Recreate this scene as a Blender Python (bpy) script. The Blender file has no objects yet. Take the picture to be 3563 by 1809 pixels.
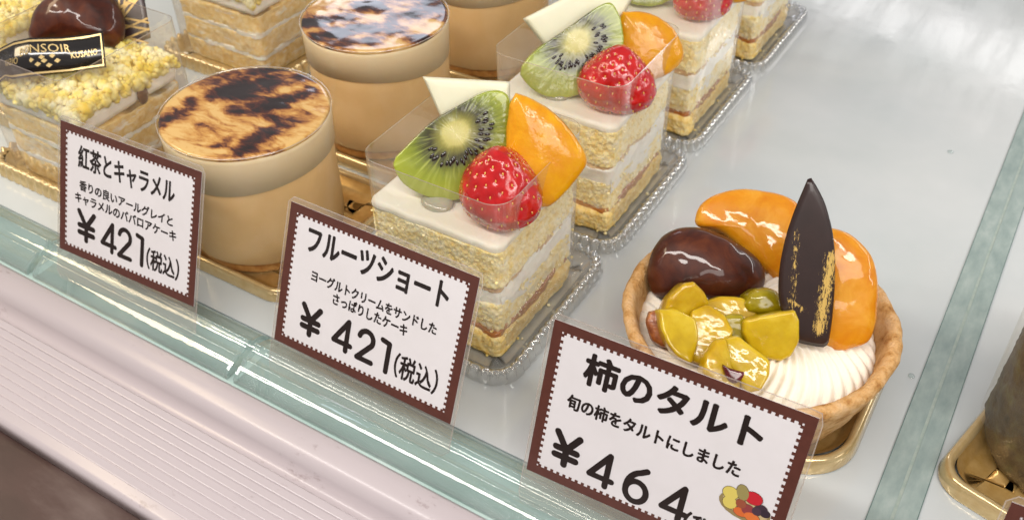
import bpy, math, random
import numpy as np
from mathutils import Vector, Matrix
random.seed(7)
# ------------------------------------------------------------------ camera (1 unit = 1 cm)
S = bpy.context.scene
COL = S.collection
S.unit_settings.scale_length = 0.01
IW, IH, FP = 3563.0, 1809.0, 3361.105
R = np.array([[0.85357761, -0.33661632, 0.39761127],
              [0.52087849, 0.5654029, -0.63953512],
              [-0.0095326, 0.75300001, 0.65795145]])
CAM = np.array([12.53740645, -19.19598664, 26.0])
cd = bpy.data.cameras.new('camera'); cam = bpy.data.objects.new('camera', cd); COL.objects.link(cam)
M = Matrix([list(R[0]) + [CAM[0]], list(R[1]) + [CAM[1]], list(R[2]) + [CAM[2]], [0, 0, 0, 1]])
cam.matrix_world = M
cd.sensor_width = 36; cd.lens = 36 * FP / IW; cd.clip_start = 0.5; cd.clip_end = 2000
cd.dof.use_dof = True; cd.dof.focus_distance = 29.5; cd.dof.aperture_fstop = 0.26
S.camera = cam
DS = IW / 2576.0          # measured picture coordinates are on a 2576-wide copy

def ray(px, py):
    return R @ np.array([px * DS - IW / 2, -(py * DS - IH / 2), -FP])
def at(px, py, z):
    d = ray(px, py); t = (z - CAM[2]) / d[2]; return CAM + t * d
def on_plane(px, py, p0, n):
    d = ray(px, py); t = ((p0 - CAM) @ n) / (d @ n); return CAM + t * d

# ------------------------------------------------------------------ world, lamps, exposure
W = bpy.data.worlds.new('World'); S.world = W; W.use_nodes = True
bg = W.node_tree.nodes['Background']; bg.inputs[0].default_value = (0.93, 0.87, 0.85, 1); bg.inputs[1].default_value = 0.40

def area(name, loc, target, sx, sy, power, col):
    l = bpy.data.lights.new(name, 'AREA'); l.shape = 'RECTANGLE'; l.size = sx; l.size_y = sy
    l.energy = power; l.color = col
    o = bpy.data.objects.new(name, l); COL.objects.link(o); o.location = loc
    d = Vector(target) - Vector(loc); o.rotation_euler = d.to_track_quat('-Z', 'Y').to_euler(); return o
area('case_tube_lamp_rear', (62, 45, 36), (20, 8, 0), 128, 3.5, 21000, (1.0, 0.97, 0.95))
area('case_tube_lamp_back', (30, 104, 38), (5, 20, 0), 130, 6, 5500, (1.0, 0.97, 0.96))
area('overhead_lamp', (0, -22, 52), (-2, 4, 1), 110, 4, 42000, (1.0, 0.95, 0.89))
area('added_fill_lamp', (66, -46, 58), (-2, 4, 2), 60, 26, 30000, (1.0, 0.95, 0.90))  # fill lamp added to brighten the front and right faces of the cakes
area('room_window_glow', (-96, 118, 64), (-13, 12, 5), 34, 34, 15000, (0.80, 0.86, 1.0))
area('warm_lamp_left', (-62, -14, 50), (-20, 5, 3), 40, 12, 17000, (1.0, 0.80, 0.52))
S.view_settings.view_transform = 'Standard'; S.view_settings.look = 'None'
S.view_settings.exposure = 0.0; S.view_settings.gamma = 1.0
S.cycles.max_bounces = 10; S.cycles.transparent_max_bounces = 24
S.cycles.caustics_reflective = False; S.cycles.caustics_refractive = False

# ------------------------------------------------------------------ helpers
def lin(h):
    h = h.lstrip('#'); v = [int(h[i:i + 2], 16) / 255 for i in (0, 2, 4)]
    return tuple(x / 12.92 if x <= 0.04045 else ((x + 0.055) / 1.055) ** 2.4 for x in v) + (1,)

def mat(name, cols, ns=2.0, det=4, dist=0.0, rough=0.5, coat=0.0, sss=0.0, bs=8.0, bstr=0.0, bdist=0.05, metal=0.0,
        vec=(1, 1, 1), trans=0.0, spec=0.5, rot=0.0, cr=0.08, ssr=(0.35, 0.22, 0.12), bdet=4, coatn=True):
    m = bpy.data.materials.new(name); m.use_nodes = True
    nt = m.node_tree; N = nt.nodes; L = nt.links; b = N['Principled BSDF']
    tc = N.new('ShaderNodeTexCoord'); mp = N.new('ShaderNodeMapping'); mp.inputs['Scale'].default_value = vec
    mp.inputs['Rotation'].default_value = (0, 0, rot)
    L.new(tc.outputs['Object'], mp.inputs[0])
    if isinstance(cols, str): cols = [(0, cols)]
    if len(cols) == 1: b.inputs['Base Color'].default_value = lin(cols[0][1])
    else:
        n = N.new('ShaderNodeTexNoise'); n.inputs['Scale'].default_value = ns; n.inputs['Detail'].default_value = det
        n.inputs['Distortion'].default_value = dist; n.inputs['Roughness'].default_value = 0.6
        L.new(mp.outputs[0], n.inputs['Vector'])
        r = N.new('ShaderNodeValToRGB'); e = r.color_ramp.elements
        while len(e) < len(cols): e.new(0.5)
        for el, (p, c) in zip(e, cols): el.position = p; el.color = lin(c)
        L.new(n.outputs['Fac'], r.inputs[0]); L.new(r.outputs[0], b.inputs['Base Color'])
        m['ramp'] = r.name
    b.inputs['Roughness'].default_value = rough; b.inputs['Metallic'].default_value = metal
    b.inputs['Coat Weight'].default_value = coat; b.inputs['Coat Roughness'].default_value = cr
    b.inputs['Specular IOR Level'].default_value = spec
    b.inputs['Transmission Weight'].default_value = trans
    if sss:
        b.inputs['Subsurface Weight'].default_value = sss; b.inputs['Subsurface Radius'].default_value = ssr
        b.inputs['Subsurface Scale'].default_value = 1.0
    if bstr:
        n2 = N.new('ShaderNodeTexNoise'); n2.inputs['Scale'].default_value = bs; n2.inputs['Detail'].default_value = bdet
        L.new(mp.outputs[0], n2.inputs['Vector'])
        bu = N.new('ShaderNodeBump'); bu.inputs['Strength'].default_value = bstr; bu.inputs['Distance'].default_value = bdist
        L.new(n2.outputs['Fac'], bu.inputs['Height']); L.new(bu.outputs[0], b.inputs['Normal'])
        if coatn: L.new(bu.outputs[0], b.inputs['Coat Normal'])
    return m

def clear(name, col=(1, 1, 1, 1), base=0.05, edge=0.5, haze=0.04, rough=0.06, hazecol=(0.9, 0.9, 0.88, 1), bstr=0.0, bs=1.0, blend=0.3):
    """thin clear plastic: see-through, mirror-like towards grazing angles, a little haze"""
    m = bpy.data.materials.new(name); m.use_nodes = True; nt = m.node_tree; N = nt.nodes; L = nt.links
    N.remove(N['Principled BSDF']); out = N['Material Output']
    t = N.new('ShaderNodeBsdfTransparent'); t.inputs[0].default_value = col
    g = N.new('ShaderNodeBsdfGlossy'); g.inputs['Roughness'].default_value = rough
    d = N.new('ShaderNodeBsdfDiffuse'); d.inputs[0].default_value = hazecol
    lw = N.new('ShaderNodeLayerWeight'); lw.inputs[0].default_value = blend
    mr = N.new('ShaderNodeMapRange'); mr.inputs['To Min'].default_value = base; mr.inputs['To Max'].default_value = edge
    L.new(lw.outputs['Facing'], mr.inputs[0])
    m1 = N.new('ShaderNodeMixShader'); m1.inputs[0].default_value = haze
    L.new(t.outputs[0], m1.inputs[1]); L.new(d.outputs[0], m1.inputs[2])
    m2 = N.new('ShaderNodeMixShader'); L.new(mr.outputs[0], m2.inputs[0]); L.new(m1.outputs[0], m2.inputs[1]); L.new(g.outputs[0], m2.inputs[2])
    L.new(m2.outputs[0], out.inputs[0])
    if bstr:
        tc = N.new('ShaderNodeTexCoord'); n = N.new('ShaderNodeTexNoise'); n.inputs['Scale'].default_value = bs
        L.new(tc.outputs['Object'], n.inputs['Vector'])
        bu = N.new('ShaderNodeBump'); bu.inputs['Strength'].default_value = bstr; bu.inputs['Distance'].default_value = 0.3
        L.new(n.outputs['Fac'], bu.inputs['Height']); L.new(bu.outputs[0], g.inputs['Normal']); L.new(bu.outputs[0], lw.inputs['Normal'])
    return m

def obj(name, me, m, parent=None, kind=None, mw=None):
    o = bpy.data.objects.new(name, me)
    if m is not None and not me.materials: me.materials.append(m)
    COL.objects.link(o)
    if parent is not None: o.parent = parent
    if mw is not None: o.matrix_local = mw
    if kind: o['kind'] = kind
    return o
def thing(name, label, cat, loc=(0, 0, 0), rz=0, group=None):
    o = bpy.data.objects.new(name, None); COL.objects.link(o); o.empty_display_size = 0.5
    o.location = loc; o.rotation_euler = (0, 0, rz); o['label'] = label; o['category'] = cat
    if group: o['group'] = group
    return o
def tag(o, label, cat, group=None):
    o['label'] = label; o['category'] = cat
    if group: o['group'] = group
    return o
def copy_tree(o, parent=None, skip=()):
    c = o.copy(); COL.objects.link(c)
    if parent is not None: c.parent = parent
    for ch in list(o.children):
        if ch.name.split('.')[0] in skip: continue
        copy_tree(ch, c)
    return c
def meshnp(name, V, F, smooth=True):
    me = bpy.data.meshes.new(name); me.from_pydata([tuple(v) for v in np.asarray(V, float)], [], [tuple(int(i) for i in f) for f in F])
    if smooth: me.polygons.foreach_set('use_smooth', [True] * len(me.polygons))
    me.update(); return me
_rng = np.random.default_rng(3); _T = _rng.random((64, 64, 64))
def vn(P, f=1.0, seed=0):
    P = np.asarray(P, float) * f + seed * 7.31 + 100; i = np.floor(P).astype(int); u = P - i; u = u * u * (3 - 2 * u); r = 0
    for dx in (0, 1):
        for dy in (0, 1):
            for dz in (0, 1):
                w = (u[..., 0] if dx else 1 - u[..., 0]) * (u[..., 1] if dy else 1 - u[..., 1]) * (u[..., 2] if dz else 1 - u[..., 2])
                r = r + w * _T[(i[..., 0] + dx) % 64, (i[..., 1] + dy) % 64, (i[..., 2] + dz) % 64]
    return r * 2 - 1
def fbm(P, f, seed=0, oct=3):
    return sum(vn(P, f * 2 ** k, seed + k) / 2 ** k for k in range(oct))

def rrect(x0, x1, y0, y1, r, n=120):
    """points evenly along a rounded rectangle, counter-clockwise, with outward normals"""
    cs = [(x1 - r, y0 + r, -90), (x1 - r, y1 - r, 0), (x0 + r, y1 - r, 90), (x0 + r, y0 + r, 180)]
    pts = []
    for cx, cy, a in cs:
        for k in range(13):
            t = math.radians(a + 90 * k / 12); pts.append((cx + r * math.cos(t), cy + r * math.sin(t)))
    pts = np.array(pts + [pts[0]]); d = np.r_[0, np.cumsum(np.linalg.norm(np.diff(pts, axis=0), axis=1))]
    s = np.linspace(0, d[-1], n, endpoint=False)
    P = np.c_[np.interp(s, d, pts[:, 0]), np.interp(s, d, pts[:, 1])]
    T = np.roll(P, -1, 0) - np.roll(P, 1, 0); T /= np.linalg.norm(T, axis=1)[:, None]
    return P, np.c_[T[:, 1], -T[:, 0]], s
def circle(r, n=120, cx=0, cy=0):
    a = np.linspace(0, 2 * np.pi, n, endpoint=False); D = np.c_[np.cos(a), np.sin(a)]
    return D * r + [cx, cy], D, a * r

def prism(name, path, z0, z1, nz=8, rings=8, amp=0.0, freq=4.0, seed=0, bev=0.06, topamp=None, topfn=None, rough2=0.0, bottom=True):
    """solid block with rounded edges on an outline path; walls and top displaced by noise"""
    P, Nn, s = path; n = len(P); c = P.mean(0); topamp = amp if topamp is None else topamp
    rows = []; zs = np.linspace(z0 + bev, z1 - bev, nz)
    def row(ins, z, kind):
        rows.append((np.c_[P - Nn * ins, np.full(n, z)], kind))
    row(bev, z0, 0); row(bev * .3, z0 + bev * .3, 0)
    for z in zs: row(0, z, 0)
    row(bev * .3, z1 - bev * .3, 0); row(bev, z1, 1)
    V = []
    for Q, k in rows: V.append(Q)
    for j in range(1, rings):
        t = j / rings; V.append(np.c_[(P - Nn * bev) * (1 - t) + c * t, np.full(n, z1)])
    V = np.array(V); nr = len(rows)
    if amp or rough2:
        w = fbm(V[:nr].reshape(-1, 3), freq, seed).reshape(nr, n) * amp
        if rough2: w = w + np.clip(fbm(V[:nr].reshape(-1, 3), freq * (9.5 if n > 500 else 6.0), seed + 5).reshape(nr, n), -1, 0.3) * rough2
        V[:nr, :, :2] += Nn[None] * w[..., None]
    if topamp:
        V[nr - 1:, :, 2] += fbm(V[nr - 1:].reshape(-1, 3), freq, seed + 9).reshape(-1, n) * topamp
    if topfn is not None: V[nr - 1:, :, 2] += topfn(V[nr - 1:, :, 0], V[nr - 1:, :, 1])
    m = len(V); VV = V.reshape(-1, 3); F = []
    for j in range(m - 1):
        a = j * n
        for i in range(n): k = (i + 1) % n; F.append((a + i, a + k, a + n + k, a + n + i))
    VV = np.vstack([VV, [[c[0], c[1], V[-1, :, 2].mean()]]]); t = len(VV) - 1
    F += [((m - 1) * n + i, (m - 1) * n + (i + 1) % n, t) for i in range(n)]
    if bottom: F.append(tuple(range(n))[::-1])
    return meshnp(name, VV, F)

def sweep(name, path, prof, wave=0.0, wl=0.5, closed=False, wavesel=None):
    """profile (outward offset, z) carried along a closed path"""
    P, Nn, s = path; n = len(P); m = len(prof); V = []
    for j, (o, z) in enumerate(prof):
        wv = wave * np.sin(2 * np.pi * s / wl) * (wavesel[j] if wavesel else 1)
        V.append(np.c_[P + Nn * (o + wv)[:, None] if wave else P + Nn * o, np.full(n, z) + (wv * 0.9 if wave else 0)])
    V = np.vstack(V); F = []
    for j in range(m - 1 + (1 if closed else 0)):
        a = j * n; b = ((j + 1) % m) * n
        for i in range(n): k = (i + 1) % n; F.append((a + i, a + k, b + k, b + i))
    return meshnp(name, V, F)

def blob(name, rad, nu=48, nv=32, amp=0.0, freq=1.5, seed=0, p=2.0, fn=None):
    th = np.linspace(0, np.pi, nv)[:, None]; ph = np.linspace(0, 2 * np.pi, nu, endpoint=False)[None]
    D = np.stack([np.sin(th) * np.cos(ph), np.sin(th) * np.sin(ph), np.cos(th) * np.ones_like(ph)], -1)
    D = D / (np.abs(D) ** p).sum(-1, keepdims=True) ** (1 / p)
    V = D * np.array(rad)
    if amp: V = V * (1 + amp * fbm(V.reshape(-1, 3) + .01, freq, seed).reshape(nv, nu))[..., None]
    if fn: V = fn(V)
    F = []
    for j in range(nv - 1):
        for i in range(nu): k = (i + 1) % nu; F.append((j * nu + i, (j + 1) * nu + i, (j + 1) * nu + k, j * nu + k))
    return meshnp(name, V.reshape(-1, 3), F)

def lathe(name, prof, n=96, amp=0.0, freq=2.0, seed=0, wob=0.0):
    a = np.linspace(0, 2 * np.pi, n, endpoint=False); prof = np.array(prof, float)
    V = np.stack([prof[:, :1] * np.cos(a), prof[:, :1] * np.sin(a), prof[:, 1:] * np.ones(n)], -1)
    if amp:
        w = fbm(V.reshape(-1, 3), freq, seed).reshape(len(prof), n) * amp
        V[..., 0] += w * np.cos(a); V[..., 1] += w * np.sin(a); V[..., 2] += w * .6
    F = []
    for j in range(len(prof) - 1):
        for i in range(n): k = (i + 1) % n; F.append((j * n + i, j * n + k, (j + 1) * n + k, (j + 1) * n + i))
    return meshnp(name, V.reshape(-1, 3), F)

def frame(p0, n, upish=(0, 0, 1)):
    n = np.array(n, float); n /= np.linalg.norm(n); x = np.cross(upish, n); x /= np.linalg.norm(x); y = np.cross(n, x)
    return x, y, n
def resample(pts, n):
    pts = np.array(list(pts) + [pts[0]], float); d = np.r_[0, np.cumsum(np.linalg.norm(np.diff(pts, axis=0), axis=1))]
    s = np.linspace(0, d[-1], n, endpoint=False); return np.c_[np.interp(s, d, pts[:, 0]), np.interp(s, d, pts[:, 1])]
def chaikin(P, k=2, r=.25):
    P = np.array(P, float)
    for _ in range(k):
        Q = np.roll(P, -1, 0); P = np.stack([P * (1 - r) + Q * r, P * r + Q * (1 - r)], 1).reshape(-1, 2)
    return P
def pillow(name, px, p0, n, tf, tb, m, parent, p=3.0, sm=2, num=96, rings=12, amp=0.0, freq=2.0, seed=0, edge=0.0, tl=(0, 0), cr_=.25):
    """a solid whose silhouette seen square-on is the outline; bulging front and back. Its own axes lie in its plane."""
    x, y, nn = frame(p0, n); p0 = np.array(p0, float)
    q = [on_plane(a, b, p0, nn) for a, b in px]
    L = np.array([((v - p0) @ x, (v - p0) @ y) for v in q])
    if sm: L = chaikin(L, sm, cr_)
    L = resample(L, num); area2 = np.sum(L[:, 0] * np.roll(L[:, 1], -1) - np.roll(L[:, 0], -1) * L[:, 1])
    if area2 < 0: L = L[::-1]
    c = L.mean(0); V = []; ts = np.linspace(0, 1, rings + 1)[:-1] ** 1.6
    def prof(t): return (1 - (1 - t) ** p) ** (1 / p)
    seqf = [(t, tf * prof(t)) for t in ts]; seqb = [(t, -tb * prof(t)) for t in ts[1:]]
    seq = seqf[::-1] + seqb
    for t, h in seq: V.append(np.c_[L * (1 - t) + c * t, h * (1 + (tl[0] * ((L - c) @ [1, 0]) + tl[1] * ((L - c) @ [0, 1])) * (1 - t) * (1 if h > 0 else 0))])
    V = np.array(V).reshape(-1, 3)
    V = np.vstack([V, [[c[0], c[1], tf]], [[c[0], c[1], -tb]]])
    if amp: V = V + (np.stack([fbm(V, freq, seed), fbm(V, freq, seed + 3), fbm(V, freq, seed + 6)], -1)) * amp
    F = []; R_ = len(seq)
    for j in range(R_ - 1):
        for i in range(num): k = (i + 1) % num; F.append((j * num + i, (j + 1) * num + i, (j + 1) * num + k, j * num + k))
    F += [(R_ * num, i, (i + 1) % num) for i in range(num)]
    F += [(R_ * num + 1, (R_ - 1) * num + (i + 1) % num, (R_ - 1) * num + i) for i in range(num)]
    me = meshnp(name, V, F)
    Mw = Matrix([[x[0], y[0], nn[0], p0[0]], [x[1], y[1], nn[1], p0[1]], [x[2], y[2], nn[2], p0[2]], [0, 0, 0, 1]])
    o = obj(name, me, m, parent)
    o.matrix_local = (Matrix.Translation(parent.location).inverted() @ Mw) if parent is not None else Mw
    return o, L, c, Mw

DG = None
def text_mesh(body, size=1.0, offset=0.0, res=3):
    c = bpy.data.curves.new('lettering', 'FONT'); c.body = body; c.size = 1.0; c.offset = offset; c.resolution_u = res; c.fill_mode = 'FRONT'
    o = bpy.data.objects.new('lettering', c); COL.objects.link(o)
    dg = bpy.context.evaluated_depsgraph_get(); me = bpy.data.meshes.new_from_object(o.evaluated_get(dg))
    bpy.data.objects.remove(o); bpy.data.curves.remove(c)
    V = np.array([v.co[:] for v in me.vertices]); F = [tuple(p.vertices) for p in me.polygons]
    bpy.data.meshes.remove(me); return V, F
def strokes(lines, w, cap=8):
    """round-ended pen strokes as flat polygons"""
    V = []; F = []
    for ln in lines:
        ln = np.array(ln, float)
        for a, b in zip(ln[:-1], ln[1:]):
            d = b - a; l = np.linalg.norm(d)
            if l < 1e-6: continue
            d /= l; nrm = np.array([-d[1], d[0]]); st = len(V); ang = math.atan2(d[1], d[0])
            for k in range(cap + 1):
                t = ang + math.pi / 2 + math.pi * k / cap; V.append((a[0] + w * math.cos(t), a[1] + w * math.sin(t), 0))
            for k in range(cap + 1):
                t = ang - math.pi / 2 + math.pi * k / cap; V.append((b[0] + w * math.cos(t), b[1] + w * math.sin(t), 0))
            F.append(tuple(range(st, len(V))))
    V = np.array(V); V[:, 2] += np.repeat(np.arange(len(F)), [len(f) for f in F]) * 0.00005
    return V, F
def arc(cx, cy, rx, ry, a0, a1, n=14):
    return [(cx + rx * math.cos(math.radians(a0 + (a1 - a0) * k / n)), cy + ry * math.sin(math.radians(a0 + (a1 - a0) * k / n))) for k in range(n + 1)]
DIG = {'4': [[(.62, .22), (.0, .22), (.47, 1.0), (.47, 0)]],
       '2': [arc(.3, .72, .27, .28, 170, -30) + [(.03, 0), (.6, 0)]],
       '1': [[(.12, .97), (.34, .92), (.34, 0)]],
       '6': [[(.5, 1.0)] + arc(.52, .38, .5, .55, 110, 180, 6) + arc(.31, .3, .29, .3, 180, 540, 24)],
       'y': [[(.0, 1.0), (.36, .5), (.36, 0)], [(.72, 1.0), (.36, .5)], [(.02, .5), (.7, .5)], [(.02, .24), (.7, .24)]]}

# ------------------------------------------------------------------ materials
MT = {}
MT['shelf'] = mat('white_shelf', [(.3, '#bcc4c6'), (.7, '#cacfd1')], ns=.12, rough=.11, spec=1.0, bs=.25, bstr=.05, bdist=.3)
MT['rail'] = mat('pinkish_white_aluminium', [(.25, '#aca4a9'), (.7, '#b7afb4')], ns=.5, det=8, rough=.28, bs=14, bstr=.05, bdist=.01, vec=(.1, 1, 1))
MT['rail_groove'] = mat('rail_groove', [(.3, '#9a8384'), (.7, '#ab9596')], ns=.5, rough=.5)
MT['front'] = mat('brown_counter_front', [(.3, '#2e1a18'), (.5, '#402a28'), (.7, '#675855')], ns=.2, det=6, rough=.45, vec=(.6, 1.6, 1), bs=3, bstr=.1, bdist=.02)
MT['glass'] = mat('green_glass', [(.3, '#93aeaa'), (.55, '#abc1be'), (.75, '#c4d2d0')], ns=.8, det=9, rough=.1, coat=.25, vec=(.3, 1.6, 1), bs=2.5, bstr=.03, bdist=.05)
MT['seamglass'] = mat('pale_glass_seam', [(.3, '#849694'), (.55, '#98a8a5'), (.8, '#adb9b6')], ns=1.8, det=9, rough=.12, coat=.3, vec=(1, .4, 1), bs=6, bstr=.15, bdist=.03)
MT['seal'] = mat('seam_filler', [(.3, '#8fa29b'), (.7, '#aab4ac')], ns=3, rough=.5)
MT['seamedge'] = mat('dark_glass_edge', '#5f7672', rough=.2)
MT['acrylic'] = clear('clear_green_acrylic', col=(.95, .975, .972, 1), base=.05, edge=.5, haze=.16, hazecol=lin('#b8d0cd'), rough=.05, bstr=.04, bs=1.2)
MT['film'] = clear('clear_cake_film', col=(.99, .985, .97, 1), base=.05, edge=.55, haze=.09, hazecol=lin('#efe0cd'), rough=.05, bstr=.12, bs=.45, blend=.22)
MT['cupfilm'] = clear('clear_cup_wall', col=(.99, .98, .96, 1), base=.025, edge=.22, haze=.03, hazecol=lin('#e8d8be'), rough=.08, blend=.12, bstr=.1, bs=.6)
MT['laminate'] = clear('card_laminate', col=(.95, .94, .92, 1), base=.05, edge=.4, haze=.14, hazecol=lin('#cfc6bb'), rough=.08, bstr=.06, bs=.8)
MT['lamedge'] = clear('laminate_edge', col=(.9, .88, .86, 1), base=.2, edge=.6, haze=.4, hazecol=lin('#ddd2c8'), rough=.15)
MT['plastic'] = clear('clear_tray_plastic', col=(.975, .98, .985, 1), base=.20, edge=.95, haze=.12, hazecol=lin('#cfd8db'), rough=.05, blend=.5)
MT['plasticwell'] = clear('clear_tray_floor', col=(.995, .99, .98, 1), base=.07, edge=.7, haze=.08, hazecol=lin('#c9a87a'), rough=.06, blend=.4)  # amber haze colour paints in the caramel reflected by this clear floor
MT['traygold'] = mat('gold_foil', [(.3, '#c39a54'), (.7, '#dcb878')], ns=2, rough=.3, metal=.6, bs=3, bstr=.12, bdist=.05)
MT['goldpale'] = mat('pale_gold_plastic', [(.3, '#c7aa74'), (.7, '#d8c190')], ns=2, rough=.16, metal=.5, coat=.6, bs=4, bstr=.1, bdist=.04)
MT['card'] = mat('white_card_paper', [(.3, '#cdcbce'), (.7, '#d3d1d5')], ns=.5, rough=.4, coat=.25, cr=.15, bs=1.2, bstr=.05, bdist=.05)
MT['brown'] = mat('brown_print', [(.3, '#4c2820'), (.7, '#552e25')], ns=3, rough=.35, coat=.3, cr=.15)
MT['ink'] = mat('black_ink', '#1e1614', rough=.3, coat=.3)
SP = [(.3, '#d8a94a'), (.43, '#edca74'), (.54, '#f5dd9a'), (.72, '#faecc4')]
def crumb_mat(name, cols, smear=.5, pore=7.0, seed=0.0, hz=2.2, bstr=.55):
    """soft sponge: fine crumb, open pores, streaks of cream dragged along by the knife"""
    m = mat(name, cols, ns=3.2, det=9, rough=.9, sss=.3, spec=.12, ssr=(.25, .18, .1))
    nt = m.node_tree; N = nt.nodes; L = nt.links; b = N['Principled BSDF']; tc = N.new('ShaderNodeTexCoord')
    vo = N.new('ShaderNodeTexVoronoi'); vo.inputs['Scale'].default_value = pore; vo.inputs['Randomness'].default_value = 1
    wn = N.new('ShaderNodeTexNoise'); wn.inputs['Scale'].default_value = 6; wn.inputs['Detail'].default_value = 5
    L.new(tc.outputs['Object'], wn.inputs['Vector'])
    ad = N.new('ShaderNodeMix'); ad.data_type = 'VECTOR'; ad.inputs[0].default_value = .12; L.new(tc.outputs['Object'], ad.inputs[4]); L.new(wn.outputs['Color'], ad.inputs[5]); L.new(ad.outputs[1], vo.inputs['Vector'])
    pr = N.new('ShaderNodeMapRange'); pr.inputs['From Min'].default_value = .12; pr.inputs['From Max'].default_value = .42; L.new(vo.outputs['Distance'], pr.inputs[0])
    fine = N.new('ShaderNodeTexNoise'); fine.inputs['Scale'].default_value = 24; fine.inputs['Detail'].default_value = 5; L.new(tc.outputs['Object'], fine.inputs['Vector'])
    h = N.new('ShaderNodeMath'); h.operation = 'MULTIPLY_ADD'; L.new(pr.outputs[0], h.inputs[0]); h.inputs[1].default_value = .45; L.new(fine.outputs['Fac'], h.inputs[2])
    mp = N.new('ShaderNodeMapping'); mp.inputs['Scale'].default_value = (.8, .8, hz); mp.inputs['Location'].default_value = (seed, 0, 0); L.new(tc.outputs['Object'], mp.inputs[0])
    sn = N.new('ShaderNodeTexNoise'); sn.inputs['Scale'].default_value = .9; sn.inputs['Detail'].default_value = 7; sn.inputs['Roughness'].default_value = .65; L.new(mp.outputs[0], sn.inputs['Vector'])
    sr = N.new('ShaderNodeMapRange'); sr.inputs['From Min'].default_value = .66 - .2 * smear; sr.inputs['From Max'].default_value = .76 - .2 * smear; L.new(sn.outputs['Fac'], sr.inputs[0])
    mx = N.new('ShaderNodeMix'); mx.data_type = 'RGBA'; L.new(sr.outputs[0], mx.inputs[0]); L.new(b.inputs['Base Color'].links[0].from_socket, mx.inputs[6]); mx.inputs[7].default_value = lin('#efe8d6')
    L.new(mx.outputs[2], b.inputs['Base Color'])
    bu = N.new('ShaderNodeBump'); bu.inputs['Strength'].default_value = bstr; bu.inputs['Distance'].default_value = .07; L.new(h.outputs[0], bu.inputs['Height']); L.new(bu.outputs[0], b.inputs['Normal'])
    return m
def shelf_streaks(m):
    nt = m.node_tree; N = nt.nodes; L = nt.links; b = N['Principled BSDF']; tc = N.new('ShaderNodeTexCoord'); mp = N.new('ShaderNodeMapping'); mp.inputs['Scale'].default_value = (.9, .12, 1); mp.inputs['Rotation'].default_value = (0, 0, .25)
    n = N.new('ShaderNodeTexNoise'); n.inputs['Scale'].default_value = .8; n.inputs['Detail'].default_value = 8; n.inputs['Roughness'].default_value = .65
    r = N.new('ShaderNodeMapRange'); r.inputs['From Min'].default_value = .35; r.inputs['From Max'].default_value = .7; r.inputs['To Min'].default_value = .04; r.inputs['To Max'].default_value = .22
    L.new(tc.outputs['Object'], mp.inputs[0]); L.new(mp.outputs[0], n.inputs['Vector']); L.new(n.outputs['Fac'], r.inputs[0]); L.new(r.outputs[0], b.inputs['Roughness'])
def rail_scuffs(m):
    nt = m.node_tree; N = nt.nodes; L = nt.links; b = N['Principled BSDF']; tc = N.new('ShaderNodeNewGeometry'); mp = N.new('ShaderNodeMapping'); mp.inputs['Scale'].default_value = (.55, 1, 1)
    a = N.new('ShaderNodeTexNoise'); a.inputs['Scale'].default_value = .16; a.inputs['Detail'].default_value = 2; L.new(tc.outputs['Position'], a.inputs['Vector'])
    n = N.new('ShaderNodeTexNoise'); n.inputs['Scale'].default_value = 3.2; n.inputs['Detail'].default_value = 9; n.inputs['Roughness'].default_value = .7; L.new(tc.outputs['Position'], mp.inputs[0]); L.new(mp.outputs[0], n.inputs['Vector'])
    q = N.new('ShaderNodeMath'); q.operation = 'MULTIPLY'; L.new(a.outputs['Fac'], q.inputs[0]); L.new(n.outputs['Fac'], q.inputs[1])
    r = N.new('ShaderNodeMapRange'); r.inputs['From Min'].default_value = .32; r.inputs['From Max'].default_value = .40; r.inputs['To Max'].default_value = .6; L.new(q.outputs[0], r.inputs[0])
    mx = N.new('ShaderNodeMix'); mx.data_type = 'RGBA'; L.new(r.outputs[0], mx.inputs[0]); L.new(b.inputs['Base Color'].links[0].from_socket, mx.inputs[6]); mx.inputs[7].default_value = lin('#7d6c6c'); L.new(mx.outputs[2], b.inputs['Base Color'])
shelf_streaks(MT['shelf']); rail_scuffs(MT['rail'])
MT['sponge'] = crumb_mat('yellow_sponge', [(.3, '#eac66c'), (.43, '#f7de96'), (.55, '#fbe9b4'), (.75, '#fdf3d6')], .38, 9, bstr=.6)
MT['spongebase'] = crumb_mat('golden_sponge_base', [(.3, '#e0b45a'), (.45, '#efce80'), (.6, '#f5dda0'), (.8, '#f9e9bc')], .0, 9, bstr=.6)
MT['jam'] = crumb_mat('soaked_brown_layer', [(.3, '#bd8c5c'), (.5, '#d6b083'), (.7, '#e6caa2'), (.8, '#efdab8')], .6, 9.0, 3.0)
MT['jamdark'] = mat('caramel_layer', [(.3, '#8c4a1a'), (.6, '#b0702f'), (.8, '#c99a55')], ns=4, det=6, rough=.3, coat=.6, sss=.1, bs=10, bstr=.5, bdist=.05)
MT['cream'] = mat('white_cream', [(.35, '#efe9dc'), (.65, '#f8f4ea')], ns=3, rough=.5, sss=.3, bs=5, bstr=.25, bdist=.04, spec=.3)
MT['creamtop'] = mat('smooth_cream_top', [(.35, '#e9e3d3'), (.65, '#f0ebde')], ns=1, rough=.42, sss=.2, bs=2, bstr=.08, bdist=.04, spec=.3)
MT['creampipe'] = mat('piped_cream', '#f2eadc', rough=.5, sss=.08, ssr=(.12, .1, .06), spec=.3)
MT['jelly'] = mat('clear_jelly', '#e9e3c8', rough=.04, coat=1, sss=.5, trans=.55)
MT['straw'] = mat('strawberry_skin', [(.3, '#98090e'), (.55, '#b31216'), (.8, '#c8251f')], ns=1.6, rough=.25, spec=.3, coat=.8, cr=.05, sss=.12, ssr=(.3, .05, .03), bs=7, bstr=.25, bdist=.05)
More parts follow.
